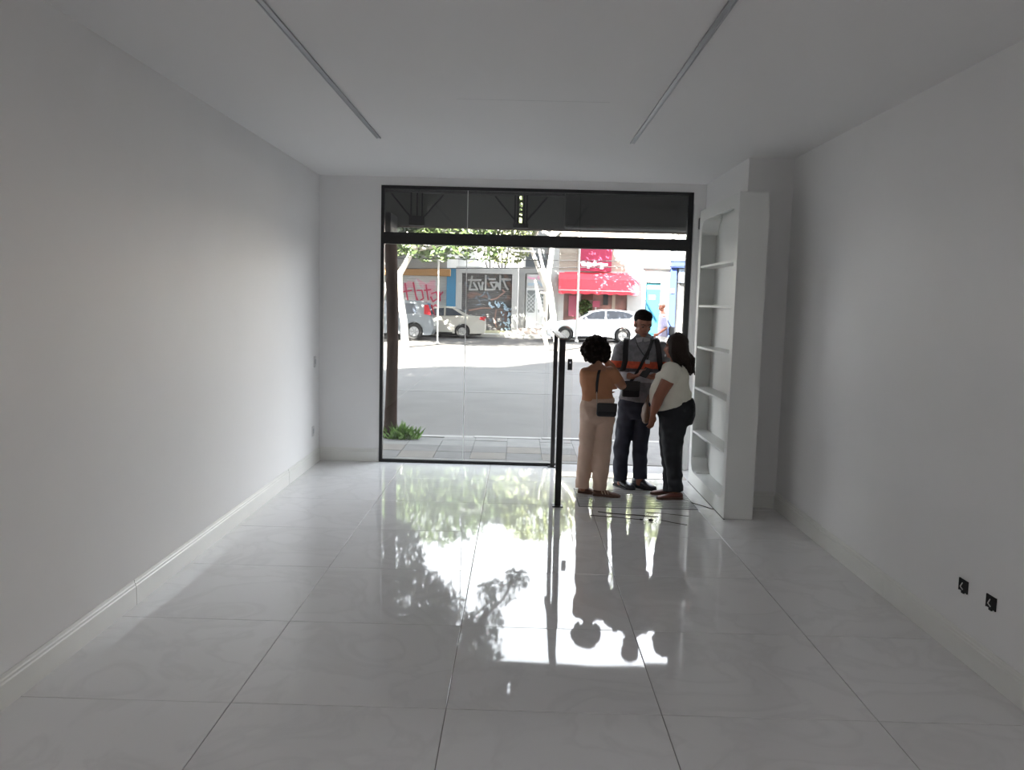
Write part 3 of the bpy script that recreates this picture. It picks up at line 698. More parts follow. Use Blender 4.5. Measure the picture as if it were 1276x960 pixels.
strokes('sign_lettering', Cc, [[(657, 355.3), (663.5, 355.3)], [(657, 353.5), (663.5, 353.5)], [(664, 352.5), (667, 355)], [(669, 351), (671, 353)], [(670, 352.5), (674, 357)], [(673, 353.5), (679, 357.5)], [(675, 353), (679.5, 355)]], YW - .03, .035, mat('sign_greyblue', (.3, .38, .45), .6))
# shop with red awning
D = thing('shop_building', 'beige boarded shop with a red awning and a square red sign', 'building', (X(745), YW, g0))
bpart(D, 'pillar', X(694.7), X(701.5), YW - .1, YW + .4, g0, Z(338, 700), 'f_white'); bpart(D, 'pillar', X(780.5), X(798), YW - .1, YW + .4, g0, Z(334, 790), 'f_offwhite')
slats(D, 'wall_boarding', X(694.7), X(798), YW, Z(338, 745), 7.2, .34, MT['f_beige'])
bpart(D, 'lintel', X(694.7), X(798), YW - .02, YW + .4, Z(342, 745), Z(338, 745), 'f_offwhite')
bpart(D, 'backing_wall', X(694.7), X(798), YW + .1, YW + 7, Z(338, 745), 7.4, 'f_beige')
MT['shopglass'] = mat('shop_interior_dark', (.10, .055, .045), .3, col2=(.25, .12, .1), vscale=1.8)
bpart(D, 'shop_window', X(701.5), X(780.5), YW + .15, YW + .2, g0 + .25, Z(340, 745), 'shopglass')
bpart(D, 'window_sill', X(701.5), X(780.5), YW - .05, YW + .3, g0, g0 + .3, 'f_offwhite')
for u0, u1, v0, v1, mt in ((708, 718, 369, 395, 'f_pink'), (718, 723, 366, 400, 'f_offwhite'), (738, 747, 375, 383, 'f_pink'), (725, 738, 367, 374, 'f_rosewood'), (741, 743, 383, 395, 'f_offwhite'), (762, 766, 366, 396, 'f_beige'), (751, 757, 367, 380, 'black')):
    bpart(D, 'display_item', X(u0), X(u1), YW + .08, YW + .14, Z(v1, 740), Z(v0, 740), mt)
bm = B(); off = Vector(D.location); leaves(bm, Vector((X(728), YW + .02, Z(383, 728))) - off, (.38, .12, .42), 260, .09, random.Random(4)); o = obj('window_plant', bm, MT['leaf'], D); o['kind'] = 'stuff'
# awning: sloping cloth with valance, end cheeks, a front bar
a0, a1, zt_, zb_, yo = X(694.5), X(792), Z(339.5, 745), Z(363, 745), .8
MT['awning'] = mat('awning_red', (.62, .035, .055), .7, var=.06)
bm = B(); N = 22; rows = []
for (yy, zz) in ((0, zt_), (-.25, zt_ - .12), (-.6, (zt_ + zb_) / 2 + .08), (-yo, zb_), (-yo - .01, zb_ - .16)):
    rows.append([bm.verts.new((a0 + (a1 - a0) * k / N - off.x, YW + yy - off.y, zz - off.z - (.03 * math.sin(k * 1.9) if zz < zb_ - .01 else .012 * math.sin(k * .9)))) for k in range(N + 1)])
for r1, r2 in zip(rows, rows[1:]):
    for k in range(N): bm.faces.new((r1[k], r1[k + 1], r2[k + 1], r2[k]))
for e in (0, N): 
    w0 = bm.verts.new((a0 + (a1 - a0) * e / N - off.x, YW - off.y, zb_ - .1 - off.z)); bm.faces.new([r[e] for r in rows] + [w0])
obj('awning', bm, MT['awning'], D)
obj('awning_bar', tube(B(), [(Vector((a0, YW - yo, zb_)) - off, .025), (Vector((a1, YW - yo, zb_)) - off, .025)], 8), MT['f_white'], D)
sg = bpart(D, 'sign_board', X(720.5), X(759), YW - .2, YW - .03, Z(338.5, 740), Z(296, 740), 'f_magenta', .01)
strokes('sign_lettering', D, [[(722, 327), (723, 330), (726, 330.5), (725, 327), (722.5, 327.5)], [(725, 327.5), (728, 330.5)], [(729, 328), (733, 329), (732, 330.5), (729.5, 330)], [(730.3, 328.5), (730.3, 334)], [(733, 330.5), (737, 329)], [(738.7, 325.5), (738.7, 330.5), (736, 330), (738.7, 328.8)], [(740, 330), (746, 329.2), (746.5, 331.5), (748, 334.5), (745.5, 334)], [(747, 329.5), (750, 330.5), (753.5, 330)]], YW - .2, .06, mat('sign_white', (.8, .8, .8), .5))
# white wall with the bright blue door
E_ = thing('shop_building', 'white walled building with a bright blue door holding a paper notice', 'building', (X(815), YW, g0))
bpart(E_, 'wall', X(798.2), X(803), YW - .05, YW + .4, g0, 5.6, 'f_white'); bpart(E_, 'wall', X(822), X(832), YW - .05, YW + .4, g0, 5.6, 'f_white')
bpart(E_, 'wall', X(803), X(822), YW - .05, YW + .4, Z(352, 812), 5.6, 'f_white'); bpart(E_, 'ledge', X(798.2), X(832), YW - .2, YW, Z(335, 815), Z(333, 815), 'f_concrete')
bpart(E_, 'meter_box', X(799), X(806), YW - .1, YW - .05, Z(333, 803), Z(323, 803), 'f_grey')
bpart(E_, 'door', X(803), X(822), YW + .05, YW + .15, g0, Z(361, 812), 'f_cyan'); bpart(E_, 'door_toplight', X(803.3), X(822), YW + .06, YW + .12, Z(361, 812), Z(352, 812), mat('toplight_aqua', (.05, .24, .28), .4))
bpart(E_, 'door_frame', X(802.4), X(822), YW + .02, YW + .06, Z(353, 812), Z(351.5, 812), 'darkgrey')
bpart(E_, 'paper_notice', X(807.5), X(815.5), YW + .035, YW + .05, Z(373.5, 812), Z(368, 812), 'f_white')
r5 = random.Random(9)
obm = B(); offE = Vector(E_.location); z = g0 + .05; row = 0
while z < Z(336, 815):
    x = X(798.2) + (0 if row % 2 else .11)
    while x < X(802.8) - .22:
        box(obm, x - offE.x, x + .21 - offE.x, YW - .065 - offE.y, YW - .05 - offE.y, z - offE.z, z + .085 - offE.z); x += .225
    z += .1; row += 1
o = obj('brick_courses', obm, MT['f_white'], E_); o['kind'] = 'stuff'
# blue shopfront at the right edge
F = thing('shop_building', 'royal blue shopfront at the right edge of the doorway view', 'building', (X(850), YW, g0))
bpart(F, 'fascia', X(832.2), X(900), YW - .3, YW + .3, Z(334, 845), Z(324.5, 845), 'f_royal', .02)
bpart(F, 'pillar', X(832.2), X(840), YW - .15, YW + .3, g0, Z(334, 845), 'f_royal'); bpart(F, 'pale_panel', X(843), X(860), YW - .1, YW + .1, Z(352, 845), Z(335, 845), mat('panel_pale_blue', (.22, .28, .36), .6))
bpart(F, 'window', X(840), X(900), YW + .1, YW + .2, g0, Z(334, 845), 'f_grey'); bpart(F, 'round_sign', X(833), X(838), YW - .2, YW - .15, Z(366, 838), Z(360, 838), 'f_white', .03)
bpart(F, 'upper_wall', X(832.2), X(900), YW + .3, YW + 6, Z(324, 845), 5.6, 'f_white')
for k in range(4): bpart(F, 'mullion', X(841 + k * 5), X(842 + k * 5), YW + .05, YW + .1, g0, Z(352, 845), 'darkgrey')
# end blocks carrying the row on past the view
for a, b, lb, mt in ((X(150), X(378), 'plain grey building left of the orange topped one', 'f_grey'), (X(902), X(1200), 'plain beige building right of the royal blue shopfront', 'f_beige')):
    t = thing('building', lb, 'building', ((a + b) / 2, YW, g0)); bpart(t, 'wall', a, b, YW + .1, YW + 8, g0, 6.4, mt); bpart(t, 'cornice', a, b, YW - .1, YW + .1, 6.0, 6.5, 'f_offwhite')
    for k in range(4): bpart(t, 'window', a + (k + .3) * (b - a) / 4, a + (k + .7) * (b - a) / 4, YW + .02, YW + .1, 3.6, 5.2, 'darkgrey')

# ------------------------------------------------------------------ cars
MT['tyre'] = mat('tyre_rubber', (.02, .02, .02), .8); MT['rim'] = mat('alloy_rim', (.5, .5, .5), .35, metal=.6); MT['carglass'] = mat('car_glass', (.05, .06, .08), .06, spec=.8)
MT['tail'] = mat('tail_lamp_red', (.45, .02, .03), .2); MT['headlamp'] = mat('head_lamp', (.6, .62, .62), .1); MT['under'] = mat('underbody', (.015, .015, .015), .9); MT['plate'] = mat('number_plate', (.6, .6, .6), .5)
def car(name, label, x, y, paint, wb, wr, low, cab, belt, glass, W=1.7, tail=None, head=None, rimmat='rim', taper=.16):
    """profile drawn in metres with the front axle at x=0, nose toward -x. low: outline above the sills from nose to tail; cab: cabin outline"""
    t = thing(name, label, 'car', (x, y, gz(y)))
    hw = W / 2
    def arch(cx, n=10):
        R_ = wr + .05; zs = .2
        a0 = math.asin((wr - zs) / R_); return [(cx + s * R_ * math.cos(a), wr + R_ * math.sin(a)) for s, a in [(-1, -a0 + (math.pi / 2 + a0) * k / n) for k in range(n + 1)] + [(1, math.pi / 2 - (math.pi / 2 + a0) * k / n) for k in range(1, n + 1)]]
    poly = [(low[0][0] + .06, .2)] + arch(0) + arch(wb) + [(low[-1][0] - .06, .22)] + low[::-1]
    bm = prism(B(), poly, 1, -hw, hw)
    for v in bm.verts:     # round the corners in plan and lean sides in a bit
        ex = max(0, (low[0][0] + .5) - v.co.x) + max(0, v.co.x - (low[-1][0] - .45))
        v.co.y *= 1 - .32 * ex * ex - .05 * max(0, v.co.z - .6)
    bmesh.ops.triangulate(bm, faces=bm.faces[:])
    # cabin
    zb = min(p[1] for p in cab); zt = max(p[1] for p in cab)
    c2 = prism(B(), cab, 1, -hw * .97, hw * .97)
    for v in c2.verts: v.co.y *= 1 - taper * ((v.co.z - zb) / (zt - zb)) ** 1.3
    me = bpy.data.meshes.new('tmp'); c2.to_mesh(me); c2.free(); bm.from_mesh(me); bpy.data.meshes.remove(me)
    bmesh.ops.bevel(bm, geom=[e for e in bm.edges if e.is_manifold and e.calc_face_angle(0) > .9 and e.calc_length() > .02 and e.verts[0].co.z > .45 and e.verts[1].co.z > .45 and abs(e.verts[0].co.x - e.verts[1].co.x) > .01], offset=.03, segments=2, affect='EDGES')
    obj('body', bm, paint, t, False)
    for pl in glass:
        for s in (-1, 1):
            g2 = B(); vs = []
            for (px, pz) in pl:
                yy = hw * .97 * (1 - taper * (max(0, pz - zb) / (zt - zb)) ** 1.3)
                vs.append((px, pz, yy))
            A_ = [g2.verts.new((p[0], s * (p[2] + .006), p[1])) for p in vs]; D_ = [g2.verts.new((p[0], s * (p[2] - .012), p[1])) for p in vs]
            g2.faces.new(A_); g2.faces.new(D_[::-1])
            for k in range(len(A_)): g2.faces.new((A_[k], D_[k], D_[(k + 1) % len(A_)], A_[(k + 1) % len(A_)]))
            bmesh.ops.recalc_face_normals(g2, faces=g2.faces[:]); obj('side_window', g2, MT['carglass'], t)
    # front and rear screens
    for idx in (0, 1):
        pts = (cab[0], cab[1]) if idx == 0 else (cab[-1], cab[-2]) 
        (xa, za), (xb, zb2) = pts; g2 = B(); q = []
        for f_ in (.12, .92):
            px, pz = xa + (xb - xa) * f_, za + (zb2 - za) * f_; yy = hw * .86 * (1 - taper * ((pz - zb) / (zt - zb)) ** 1.3); o_x = -.012 if idx == 0 else .012
            q.append(((px + o_x, -yy, pz), (px + o_x, yy, pz), (px - o_x, yy, pz), (px - o_x, -yy, pz)))
        V_ = [[g2.verts.new(p) for p in r_] for r_ in q]
        for k in range(4): g2.faces.new((V_[0][k], V_[0][(k + 1) % 4], V_[1][(k + 1) % 4], V_[1][k]))
        g2.faces.new(V_[0]); g2.faces.new(V_[1][::-1]); bmesh.ops.recalc_face_normals(g2, faces=g2.faces[:]); obj('windscreen' if idx == 0 else 'rear_screen', g2, MT['carglass'], t)
    for cx in (0, wb):
        for s in (-1, 1):
            wbm = B(); yy = s * (hw - .1)
            prof = [(wr * .62, -.1), (wr * .93, -.1), (wr, -.07), (wr, .07), (wr * .93, .1), (wr * .62, .1)]
            n = 24; rg = []
            for k in range(n):
                a = 2 * math.pi * k / n; rg.append([wbm.verts.new((r_ * math.cos(a), h_, r_ * math.sin(a))) for r_, h_ in prof])
            for k in range(n):
                for j in range(len(prof)): wbm.faces.new((rg[k][j], rg[(k + 1) % n][j], rg[(k + 1) % n][(j + 1) % len(prof)], rg[k][(j + 1) % len(prof)]))
            bmesh.ops.recalc_face_normals(wbm, faces=wbm.faces[:])
            wo = obj('wheel', wbm, MT['tyre'], t, True, loc=(cx, yy, wr))
            rbm = B()
            bmesh.ops.create_cone(rbm, segments=24, radius1=wr * .62, radius2=wr * .62, depth=.06, cap_ends=True, matrix=Matrix.Rotation(math.pi / 2, 4, 'X'))
            for k in range(6):
                a = k * math.pi / 3; c_, s_ = math.cos(a), math.sin(a)
                tube(rbm, [((c_ * .04, s * .04, s_ * .04), .03), ((c_ * wr * .58, s * .035, s_ * wr * .58), .022)], 6)
            obj('rim', rbm, MT[rimmat], wo)
    obj('underbody', BX(low[0][0] + .2, low[-1][0] - .2, -hw + .12, hw - .12, .14, .5), MT['under'], t)
    if tail:
        for s in (-1, 1):
            tb_ = prism(B(), tail, 1, s * (hw * .8), s * (hw * .995))
            for v in tb_.verts:
                ex = max(0, v.co.x - (low[-1][0] - .45)); v.co.y *= 1 - .3 * ex * ex; v.co.x += .012
            obj('tail_lamp', tb_, MT['tail'], t)
    if head:
        for s in (-1, 1):
            tb_ = prism(B(), head, 1, s * (hw * .6), s * (hw * .95))
            for v in tb_.verts:
                ex = max(0, (low[0][0] + .5) - v.co.x); v.co.y *= 1 - .3 * ex * ex; v.co.x -= .012
            obj('head_lamp', tb_, MT['headlamp'], t)
    for s in (-1, 1): obj('door_mirror', ell(B(), (glass[0][0][0] + .18, s * (hw + .06), belt + .04), (.07, .1, .07)), paint, t, True)
    obj('number_plate', BX(low[-1][0] - .01, low[-1][0] + .012, -.2, .2, .5, .62), MT['plate'], t)
    for gx in glass[0][-1:]:
        obj('sill_trim', BX(.45, wb - .45, -hw - .012, -hw + .02, .2, .26), MT['under'], t)
    return t
def paint(n, c): return mat(n, c, .3, metal=.0, coat=.6)
# white hatchback
Yh = 38.2; fx = at(703, 415, Yh).x
car('hatchback', 'white five door hatchback parked in front of the red awning shop', fx, Yh, paint('paint_white', (.72, .74, .76)), 2.55, .32,
    [(-.80, .35), (-.84, .55), (-.78, .72), (-.4, .86), (.25, .95), (.8, 1.0), (2.0, 1.03), (3.0, 1.06), (3.35, 1.02), (3.42, .75), (3.40, .4)],
    [(.35, .93), (1.15, 1.36), (1.6, 1.46), (2.3, 1.47), (2.95, 1.40), (3.15, 1.34), (3.38, 1.0)], 1.0,
    [[(.72, 1.03), (1.22, 1.33), (1.62, 1.40), (1.75, 1.40), (1.75, 1.04)], [(1.83, 1.04), (1.83, 1.41), (2.35, 1.41), (2.8, 1.34), (3.02, 1.22), (2.85, 1.09)]],
    tail=[(3.0, .92), (3.42, .86), (3.42, .98), (3.25, 1.06), (3.05, .99)], head=[(-.8, .66), (-.42, .8), (-.4, .7), (-.78, .58)])
# silver van/SUV, rear half in view
Yv = 36.6; rx = at(518.5, 414, Yv).x
car('minivan', 'silver grey minivan parked behind the pale tree trunk at the left', rx - 2.7, Yv, paint('paint_silver', (.20, .22, .24)), 2.7, .35,
    [(-.85, .4), (-.88, .7), (-.6, .9), (0, 1.0), (.6, 1.02), (2.0, 1.04), (3.3, 1.05), (3.46, .95), (3.55, .6), (3.5, .38)],
    [(.2, 1.0), (.95, 1.55), (1.5, 1.66), (2.9, 1.68), (3.22, 1.6), (3.42, 1.02)], 1.04,
    [[(.65, 1.08), (1.08, 1.5), (1.7, 1.57), (1.7, 1.08)], [(1.8, 1.08), (1.8, 1.57), (2.25, 1.57), (2.25, 1.08)], [(2.32, 1.08), (2.32, 1.55), (2.7, 1.53), (2.82, 1.4), (2.82, 1.15)]],
    tail=[(3.12, 1.1), (3.42, 1.06), (3.3, 1.5), (3.12, 1.5)], head=[(-.86, .7), (-.45, .88), (-.4, .75), (-.86, .6)], rimmat='alu')
# beige silver sedan
Ys = 38.9; rs_ = at(577.5, 415, Ys).x
car('sedan', 'pale beige sedan parked beyond the silver minivan', rs_ - 2.6, Ys, paint('paint_beige', (.50, .48, .43)), 2.6, .3,
    [(-.8, .4), (-.85, .6), (-.6, .78), (.2, .9), (1.0, .95), (2.2, .97), (2.75, 1.02), (3.45, .98), (3.6, .85), (3.62, .4)],
    [(.45, .92), (1.25, 1.36), (1.8, 1.42), (2.15, 1.40), (2.95, 1.0)], .96,
    [[(.95, 1.0), (1.3, 1.3), (1.75, 1.35), (1.75, 1.0)], [(1.83, 1.0), (1.83, 1.35), (2.12, 1.33), (2.62, 1.03)]],
    tail=[(3.35, .86), (3.6, .8), (3.58, .95), (3.4, .99)], head=[(-.82, .6), (-.45, .76), (-.4, .66), (-.82, .52)])

# ================================================================== PEOPLE
SK1 = mat('skin_tan', (.34, .155, .09), .5); SK2 = mat('skin_brown', (.33, .135, .085), .5); SK3 = mat('skin_warm_brown', (.30, .11, .065), .5)
HAIRM = mat('dark_hair', (.014, .009, .007), .85, spec=.15, bump=.004, bscale=90); HAIRL = mat('long_dark_hair', (.02, .010, .007), .6, spec=.25, bump=.004, bscale=60, stretch=(3, 3, .4))
MT['eye'] = mat('eye_white', (.2, .17, .15), .7); MT['iris'] = mat('iris_dark', (.02, .012, .01), .2); MT['brow'] = mat('brow_hair', (.02, .013, .01), .8); MT['lip'] = mat('lip', (.24, .08, .07), .5)
def head(bm, c, yaw, pitch, roll=0, k=1.0):
    """face looks along local +Y; returns the local-to-world function"""
    R_ = Matrix.Rotation(yaw, 3, 'Z') @ Matrix.Rotation(-pitch, 3, 'X') @ Matrix.Rotation(roll, 3, 'Y')
    Wd = lambda x, y, z: Vector(c) + R_ @ (Vector((x, y, z)) * k)
    def e(p, r, rot=None, sub=2): ell(bm, Wd(*p), tuple(q * k for q in r), R_ @ rot if rot else R_, sub)
    e((0, -.012, .035), (.075, .096, .086), sub=3)
    e((0, .012, -.03), (.062, .078, .075), sub=3)
    e((0, .045, -.078), (.036, .034, .032)); e((0, .065, -.092), (.02, .018, .016))       # jaw, chin
    for s in (-1, 1):
        e((s * .036, .056, -.022), (.024, .022, .022)); e((s * .03, .074, .022), (.026, .012, .009))   # cheek, brow ridge
        e((s * .077, -.004, -.006), (.011, .018, .031)); e((s * .05, .0, -.07), (.018, .03, .026))   # ear, jaw corner
        e((s * .010, .094, -.036), (.009, .010, .007))
    tube(bm, [(Wd(0, .079, .02), .008 * k), (Wd(0, .093, -.01), .009 * k), (Wd(0, .101, -.031), .0125 * k)], 8)
    e((0, .083, -.056), (.022, .012, .006)); e((0, .081, -.066), (.019, .011, .007))
    return Wd, R_
def face_parts(body, Wd, R_, k=1.0, lid=.55):
    for s in (-1, 1):
        b = ell(B(), Wd(s * .031, .0735, .005), (.0125 * k, .0095 * k, .0042 * k), R_); obj('eye', b, MT['eye'], body, True)
        b = ell(B(), Wd(s * .031, .0835, .003), (.005 * k, .003 * k, .005 * k), R_); obj('iris', b, MT['iris'], body, True)
        b = B(); tube(b, [(Wd(s * .014, .087, .027), .003 * k), (Wd(s * .032, .087, .032), .0035 * k), (Wd(s * .05, .076, .026), .002 * k)], 6); obj('eyebrow', b, MT['brow'], body, True)
    b = B(); tube(b, [(Wd(-.024, .085, -.061), .0035 * k), (Wd(0, .0945, -.0595), .0045 * k), (Wd(.024, .085, -.061), .0035 * k)], 6); obj('lips', b, MT['lip'], body, True)
def hand(bm, wrist, d, palm_n, curl=.6, k=1.0, thumb=1, curls=None, spread=.10):
    """palm and five unequal fingers. d points along the palm, fingers curl towards palm_n, thumb on the side d x palm_n * thumb"""
    wrist = Vector(wrist); d = Vector(d).normalized(); nrm = Vector(palm_n); nrm = (nrm - d * nrm.dot(d)).normalized(); sd_ = d.cross(nrm) * thumb
    tube(bm, [(wrist - d * .02, .024 * k, .018 * k), (wrist + d * .02 * k, .030 * k, .016 * k), (wrist + d * .055 * k, .038 * k, .0145 * k), (wrist + d * .085 * k, .038 * k, .012 * k)], 14, side=sd_)
    lens = (.072, .080, .074, .058); offs = (.029, .0097, -.0097, -.028)
    for i in range(4):
        b = wrist + d * (.085 if i in (1, 2) else .08) * k + sd_ * offs[i] * k
        dd = (d + sd_ * (offs[i] * spread / .03)).normalized(); cc = (curls[i] if curls else curl); P = [(b - dd * .015, .0098 * k)]; ang = cc * .5
        segs = (.46, .30, .24)
        for j, f in enumerate(segs):
            v = dd * math.cos(ang) + nrm * math.sin(ang); P.append((b, .0095 * k)); b = b + v * lens[i] * f * k; ang += cc * .85
        P.append((b, .0075 * k)); tube(bm, P, 8, side=sd_)
    b = wrist + d * .02 * k + sd_ * .026 * k
    t1 = b + (d * .6 + sd_ * .62 + nrm * .35).normalized() * .042 * k; t2 = t1 + (d * .85 + sd_ * .25 + nrm * (.3 + .4 * curl)).normalized() * .032 * k; t3 = t2 + (d * .9 + nrm * (.3 + .5 * curl)).normalized() * .024 * k
    tube(bm, [(b, .015 * k), (t1, .012 * k), (t2, .0105 * k), (t3, .0085 * k)], 8)
def arm(bm, sh, el, wr, r=(.05, .042, .036, .038, .034, .024)):
    sh, el, wr = Vector(sh), Vector(el), Vector(wr)
    tube(bm, [(sh, r[0]), (sh.lerp(el, .35), r[1]), (sh.lerp(el, .85), r[2]), (el, r[2]), (el.lerp(wr, .3), r[3]), (el.lerp(wr, .7), r[4]), (wr, r[5])], 14)
def sleeve(bm, sh, el, f, r0, r1, wr=None, f2=0, r2=.03):
    sh, el = Vector(sh), Vector(el)
    P = [(sh, r0), (sh.lerp(el, min(f, 1) * .5), (r0 + r1) / 2 + .003), (sh.lerp(el, min(f, 1)), r1)]
    if wr: P += [(Vector(el).lerp(Vector(wr), f2 * .5), r1), (Vector(el).lerp(Vector(wr), f2), r2)]
    tube(bm, P, 14, round_ends=False)
def shoe(par, name, heel, d, L_, m_, wd=.045, h=.07, sole=None, stripes=False, label=None):
    d = Vector((d[0], d[1], 0)).normalized(); s = Vector((-d.y, d.x, 0)); heel = Vector(heel)
    bm = B()
    def sec(f, w_, z0, z1):
        return [heel + d * L_ * f + s * w_ * math.cos(a) + Vector((0, 0, z0 + (z1 - z0) * (.5 + .5 * math.sin(a)))) for a in [2 * math.pi * k / 16 for k in range(16)]]
    secs = [sec(-.02, wd * .35, .015, h * .8), sec(.03, wd * .75, .012, h * .98), sec(.2, wd * .82, .012, h * 1.02), sec(.42, wd * .86, .012, h * .9), sec(.62, wd * 1.0, .012, h * .66), sec(.8, wd * 1.02, .012, h * .52), sec(.93, wd * .78, .014, h * .42), sec(1.0, wd * .35, .016, h * .3)]
    rg = [[bm.verts.new(p) for p in q] for q in secs]
    for a, b in zip(rg, rg[1:]):
        for k in range(16): bm.faces.new((a[k], a[(k + 1) % 16], b[(k + 1) % 16], b[k]))
    bm.faces.new(rg[0]); bm.faces.new(rg[-1][::-1]); bmesh.ops.recalc_face_normals(bm, faces=bm.faces[:])
    o = obj(name, bm, m_, par, True)
    if label: o['label'] = label
    sb = B(); out = []
    for f, w_ in ((-.03, .3), (.0, .7), (.15, .88), (.4, .84), (.62, 1.04), (.82, 1.06), (.95, .75), (1.015, .3)): out.append((f, w_ * wd))
    pts = [heel + d * L_ * f + s * w_ for f, w_ in out] + [heel + d * L_ * f - s * w_ for f, w_ in out[::-1]]
    lo = [sb.verts.new((p.x, p.y, heel.z)) for p in pts]; hi = [sb.verts.new((p.x, p.y, heel.z + .02)) for p in pts]
    sb.faces.new(lo[::-1]); sb.faces.new(hi)
    for k in range(len(pts)): sb.faces.new((lo[k], lo[(k + 1) % len(pts)], hi[(k + 1) % len(pts)], hi[k]))
    bmesh.ops.recalc_face_normals(sb, faces=sb.faces[:])
    obj('sole', sb, sole or MT['blackmatt'], o)
    if stripes:
        for f in (.36, .47, .58):
            st = B()
            for sg in (-1, 1):
                a = heel + d * L_ * f + s * sg * wd * .86 + Vector((0, 0, .03)); b = heel + d * L_ * (f - .05) + s * sg * wd * .62 + Vector((0, 0, h * (.95 - f * .35)))
                tube(st, [(a, .0055), (a.lerp(b, .5) + s * sg * .005, .0055), (b, .0055)], 6)
            so_ = obj('stripe', st, stripes, o)
    return o
def belt_tube(name, pts, r, m_, par, flat=None):
    return obj(name, tube(B(), [(p, r, flat or r) for p in pts], 8), m_, par, True)

# ---- woman with curly hair, back turned to the room
w1 = thing('person', 'person with curly dark hair, tan top and beige trousers, back turned', 'person', (0, 0, 0))
Y1 = 7.84
def a1(u, v, dy=0): return at(u, v, Y1 + dy)
hc = a1(744, 437, .03); nk = a1(744, 456, .0)
shL, shR = a1(730, 464, .0), a1(760, 463, -.01)
elR, wrR = a1(776, 483, .08), a1(762, 455, .15)
elL, wrL = a1(731, 489, .12), a1(752, 484, .22)
hipL, hipR = a1(735, 517, 0), a1(753, 517, .0)
knL, knR = a1(731, 560, .02), a1(750.5, 562, -.01); anL, anR = a1(726, 605, .03), a1(748, 607, -.05)
pel = a1(744, 510)
W_, R_ = None, None
bm = B(); W_, R_ = head(bm, hc, -.55, .12, k=.93)
tube(bm, [(a1(744, 449), .05), (nk, .05), (a1(744, 462), .058)], 14)
tube(bm, [(a1(744, 461), .10, .06), (a1(744, 468), .145, .085), (a1(744, 480), .135, .09), (a1(744, 492), .125, .088), (a1(744, 503), .15, .105), (pel, .16, .115), (a1(744, 518), .14, .11)], 20)
arm(bm, shL, elL, wrL, (.05, .046, .038, .04, .034, .024)); arm(bm, shR, elR, wrR, (.052, .05, .042, .044, .036, .025))
hand(bm, wrR, a1(751, 447, .17) - wrR, Vector((-.6, .2, .4)), .75, .92, 1); hand(bm, wrL, Vector((.8, .2, .2)), Vector((0, -1, 0)), .5, .92, 1)
for h_, k_, a_ in ((hipL, knL, anL), (hipR, knR, anR)): tube(bm, [(h_, .075), (k_, .05), (k_.lerp(a_, .35), .052), (a_, .035), (a_ - Vector((0, 0, .03)), .035)], 14)
organic('body', bm, SK1, w1, .0075, 4)
face_parts(w1, W_, R_, .93)
TOP1 = mat('tan_knit', (.43, .195, .10), .85, bump=.003, bscale=120, var=.08, vscale=6)
bm = B()
tube(bm, [(a1(744, 462), .10, .065), (a1(744, 466.5), .152, .092), (a1(744, 480), .148, .102), (a1(744, 490), .143, .10), (a1(744.5, 498), .15, .108)], 24, round_ends=False)
sleeve(bm, shL, elL, .72, .06, .056); sleeve(bm, shR, elR, .55, .062, .06)
for s_ in (shL, shR): ell(bm, s_ + Vector((0, 0, -.005)), (.06, .055, .05))
organic('top', bm, TOP1, w1, .009, 4, .006, 9)
TR1 = mat('beige_cotton', (.56, .40, .31), .85, var=.05, vscale=5)
bm = B()
tube(bm, [(a1(746, 497), .145, .105), (a1(745, 503), .158, .115), (a1(744, 512), .170, .135), (a1(744, 520), .165, .135), (a1(744, 525), .14, .11)], 24, round_ends=False)
ell(bm, a1(744, 521, -.01), (.075, .11, .085)); ell(bm, a1(737, 514, -.045), (.095, .10, .10)); ell(bm, a1(752, 515, -.045), (.095, .10, .10))
tube(bm, [(a1(735.5, 519), .094, .105), (a1(733.5, 535), .086, .095), (a1(731, 560, .02), .077, .085), (a1(728, 585, .03), .070, .078), (a1(726, 600, .03), .066, .074), (a1(725.5, 608.5, .02), .066, .074)], 20, round_ends=False)
tube(bm, [(a1(754, 520), .096, .105), (a1(752, 540), .089, .10), (a1(750, 562, -.01), .085, .092), (a1(748.5, 585, -.03), .078, .085), (a1(747.5, 602, -.04), .07, .08), (a1(747, 610, -.04), .068, .078)], 20, round_ends=False)
organic('trousers', bm, TR1, w1, .009, 3, .010, 7)
bm = B(); tube(bm, [(a1(746, 496), .149, .11), (a1(746, 498.5), .151, .112), (a1(746, 500.5), .152, .113)], 28, round_ends=False); obj('waistband', bm, TR1, w1, True)
rh = random.Random(6); bm = B()
for _ in range(230):
    d_ = Vector((rh.gauss(0, 1), rh.gauss(0, 1), rh.gauss(0, 1))).normalized()
    face_dir = R_ @ Vector((0, 1, 0))
    if d_.dot(face_dir) > .45 and d_.z < .55: continue
    if d_.z < -.75: continue
    p = hc + Vector((d_.x * .125, d_.y * .115, d_.z * .125 - .005)) - face_dir * .02
    ell(bm, p, (rh.uniform(.02, .034),) * 3, sub=1)
ell(bm, hc - face_dir * .03 + Vector((0, 0, .015)), (.115, .10, .115), sub=3)
organic('hair', bm, HAIRM, w1, .007, 1, .004, 40)
SH1 = mat('brown_sneaker', (.15, .075, .05), .7); GOLD = mat('sneaker_stripe', (.55, .42, .30), .6); GUM = mat('gum_sole', (.12, .07, .05), .8)
shoe(w1, 'shoe', (anL.x - .035, anL.y + .03, .006), (.85, -.25), .215, SH1, .038, .062, GUM, label='left plain brown shoe')
shoe(w1, 'shoe', (anR.x - .06, anR.y + .01, .006), (.95, -.22), .25, SH1, .042, .07, GUM, GOLD, label='brown trainer with pale stripes')
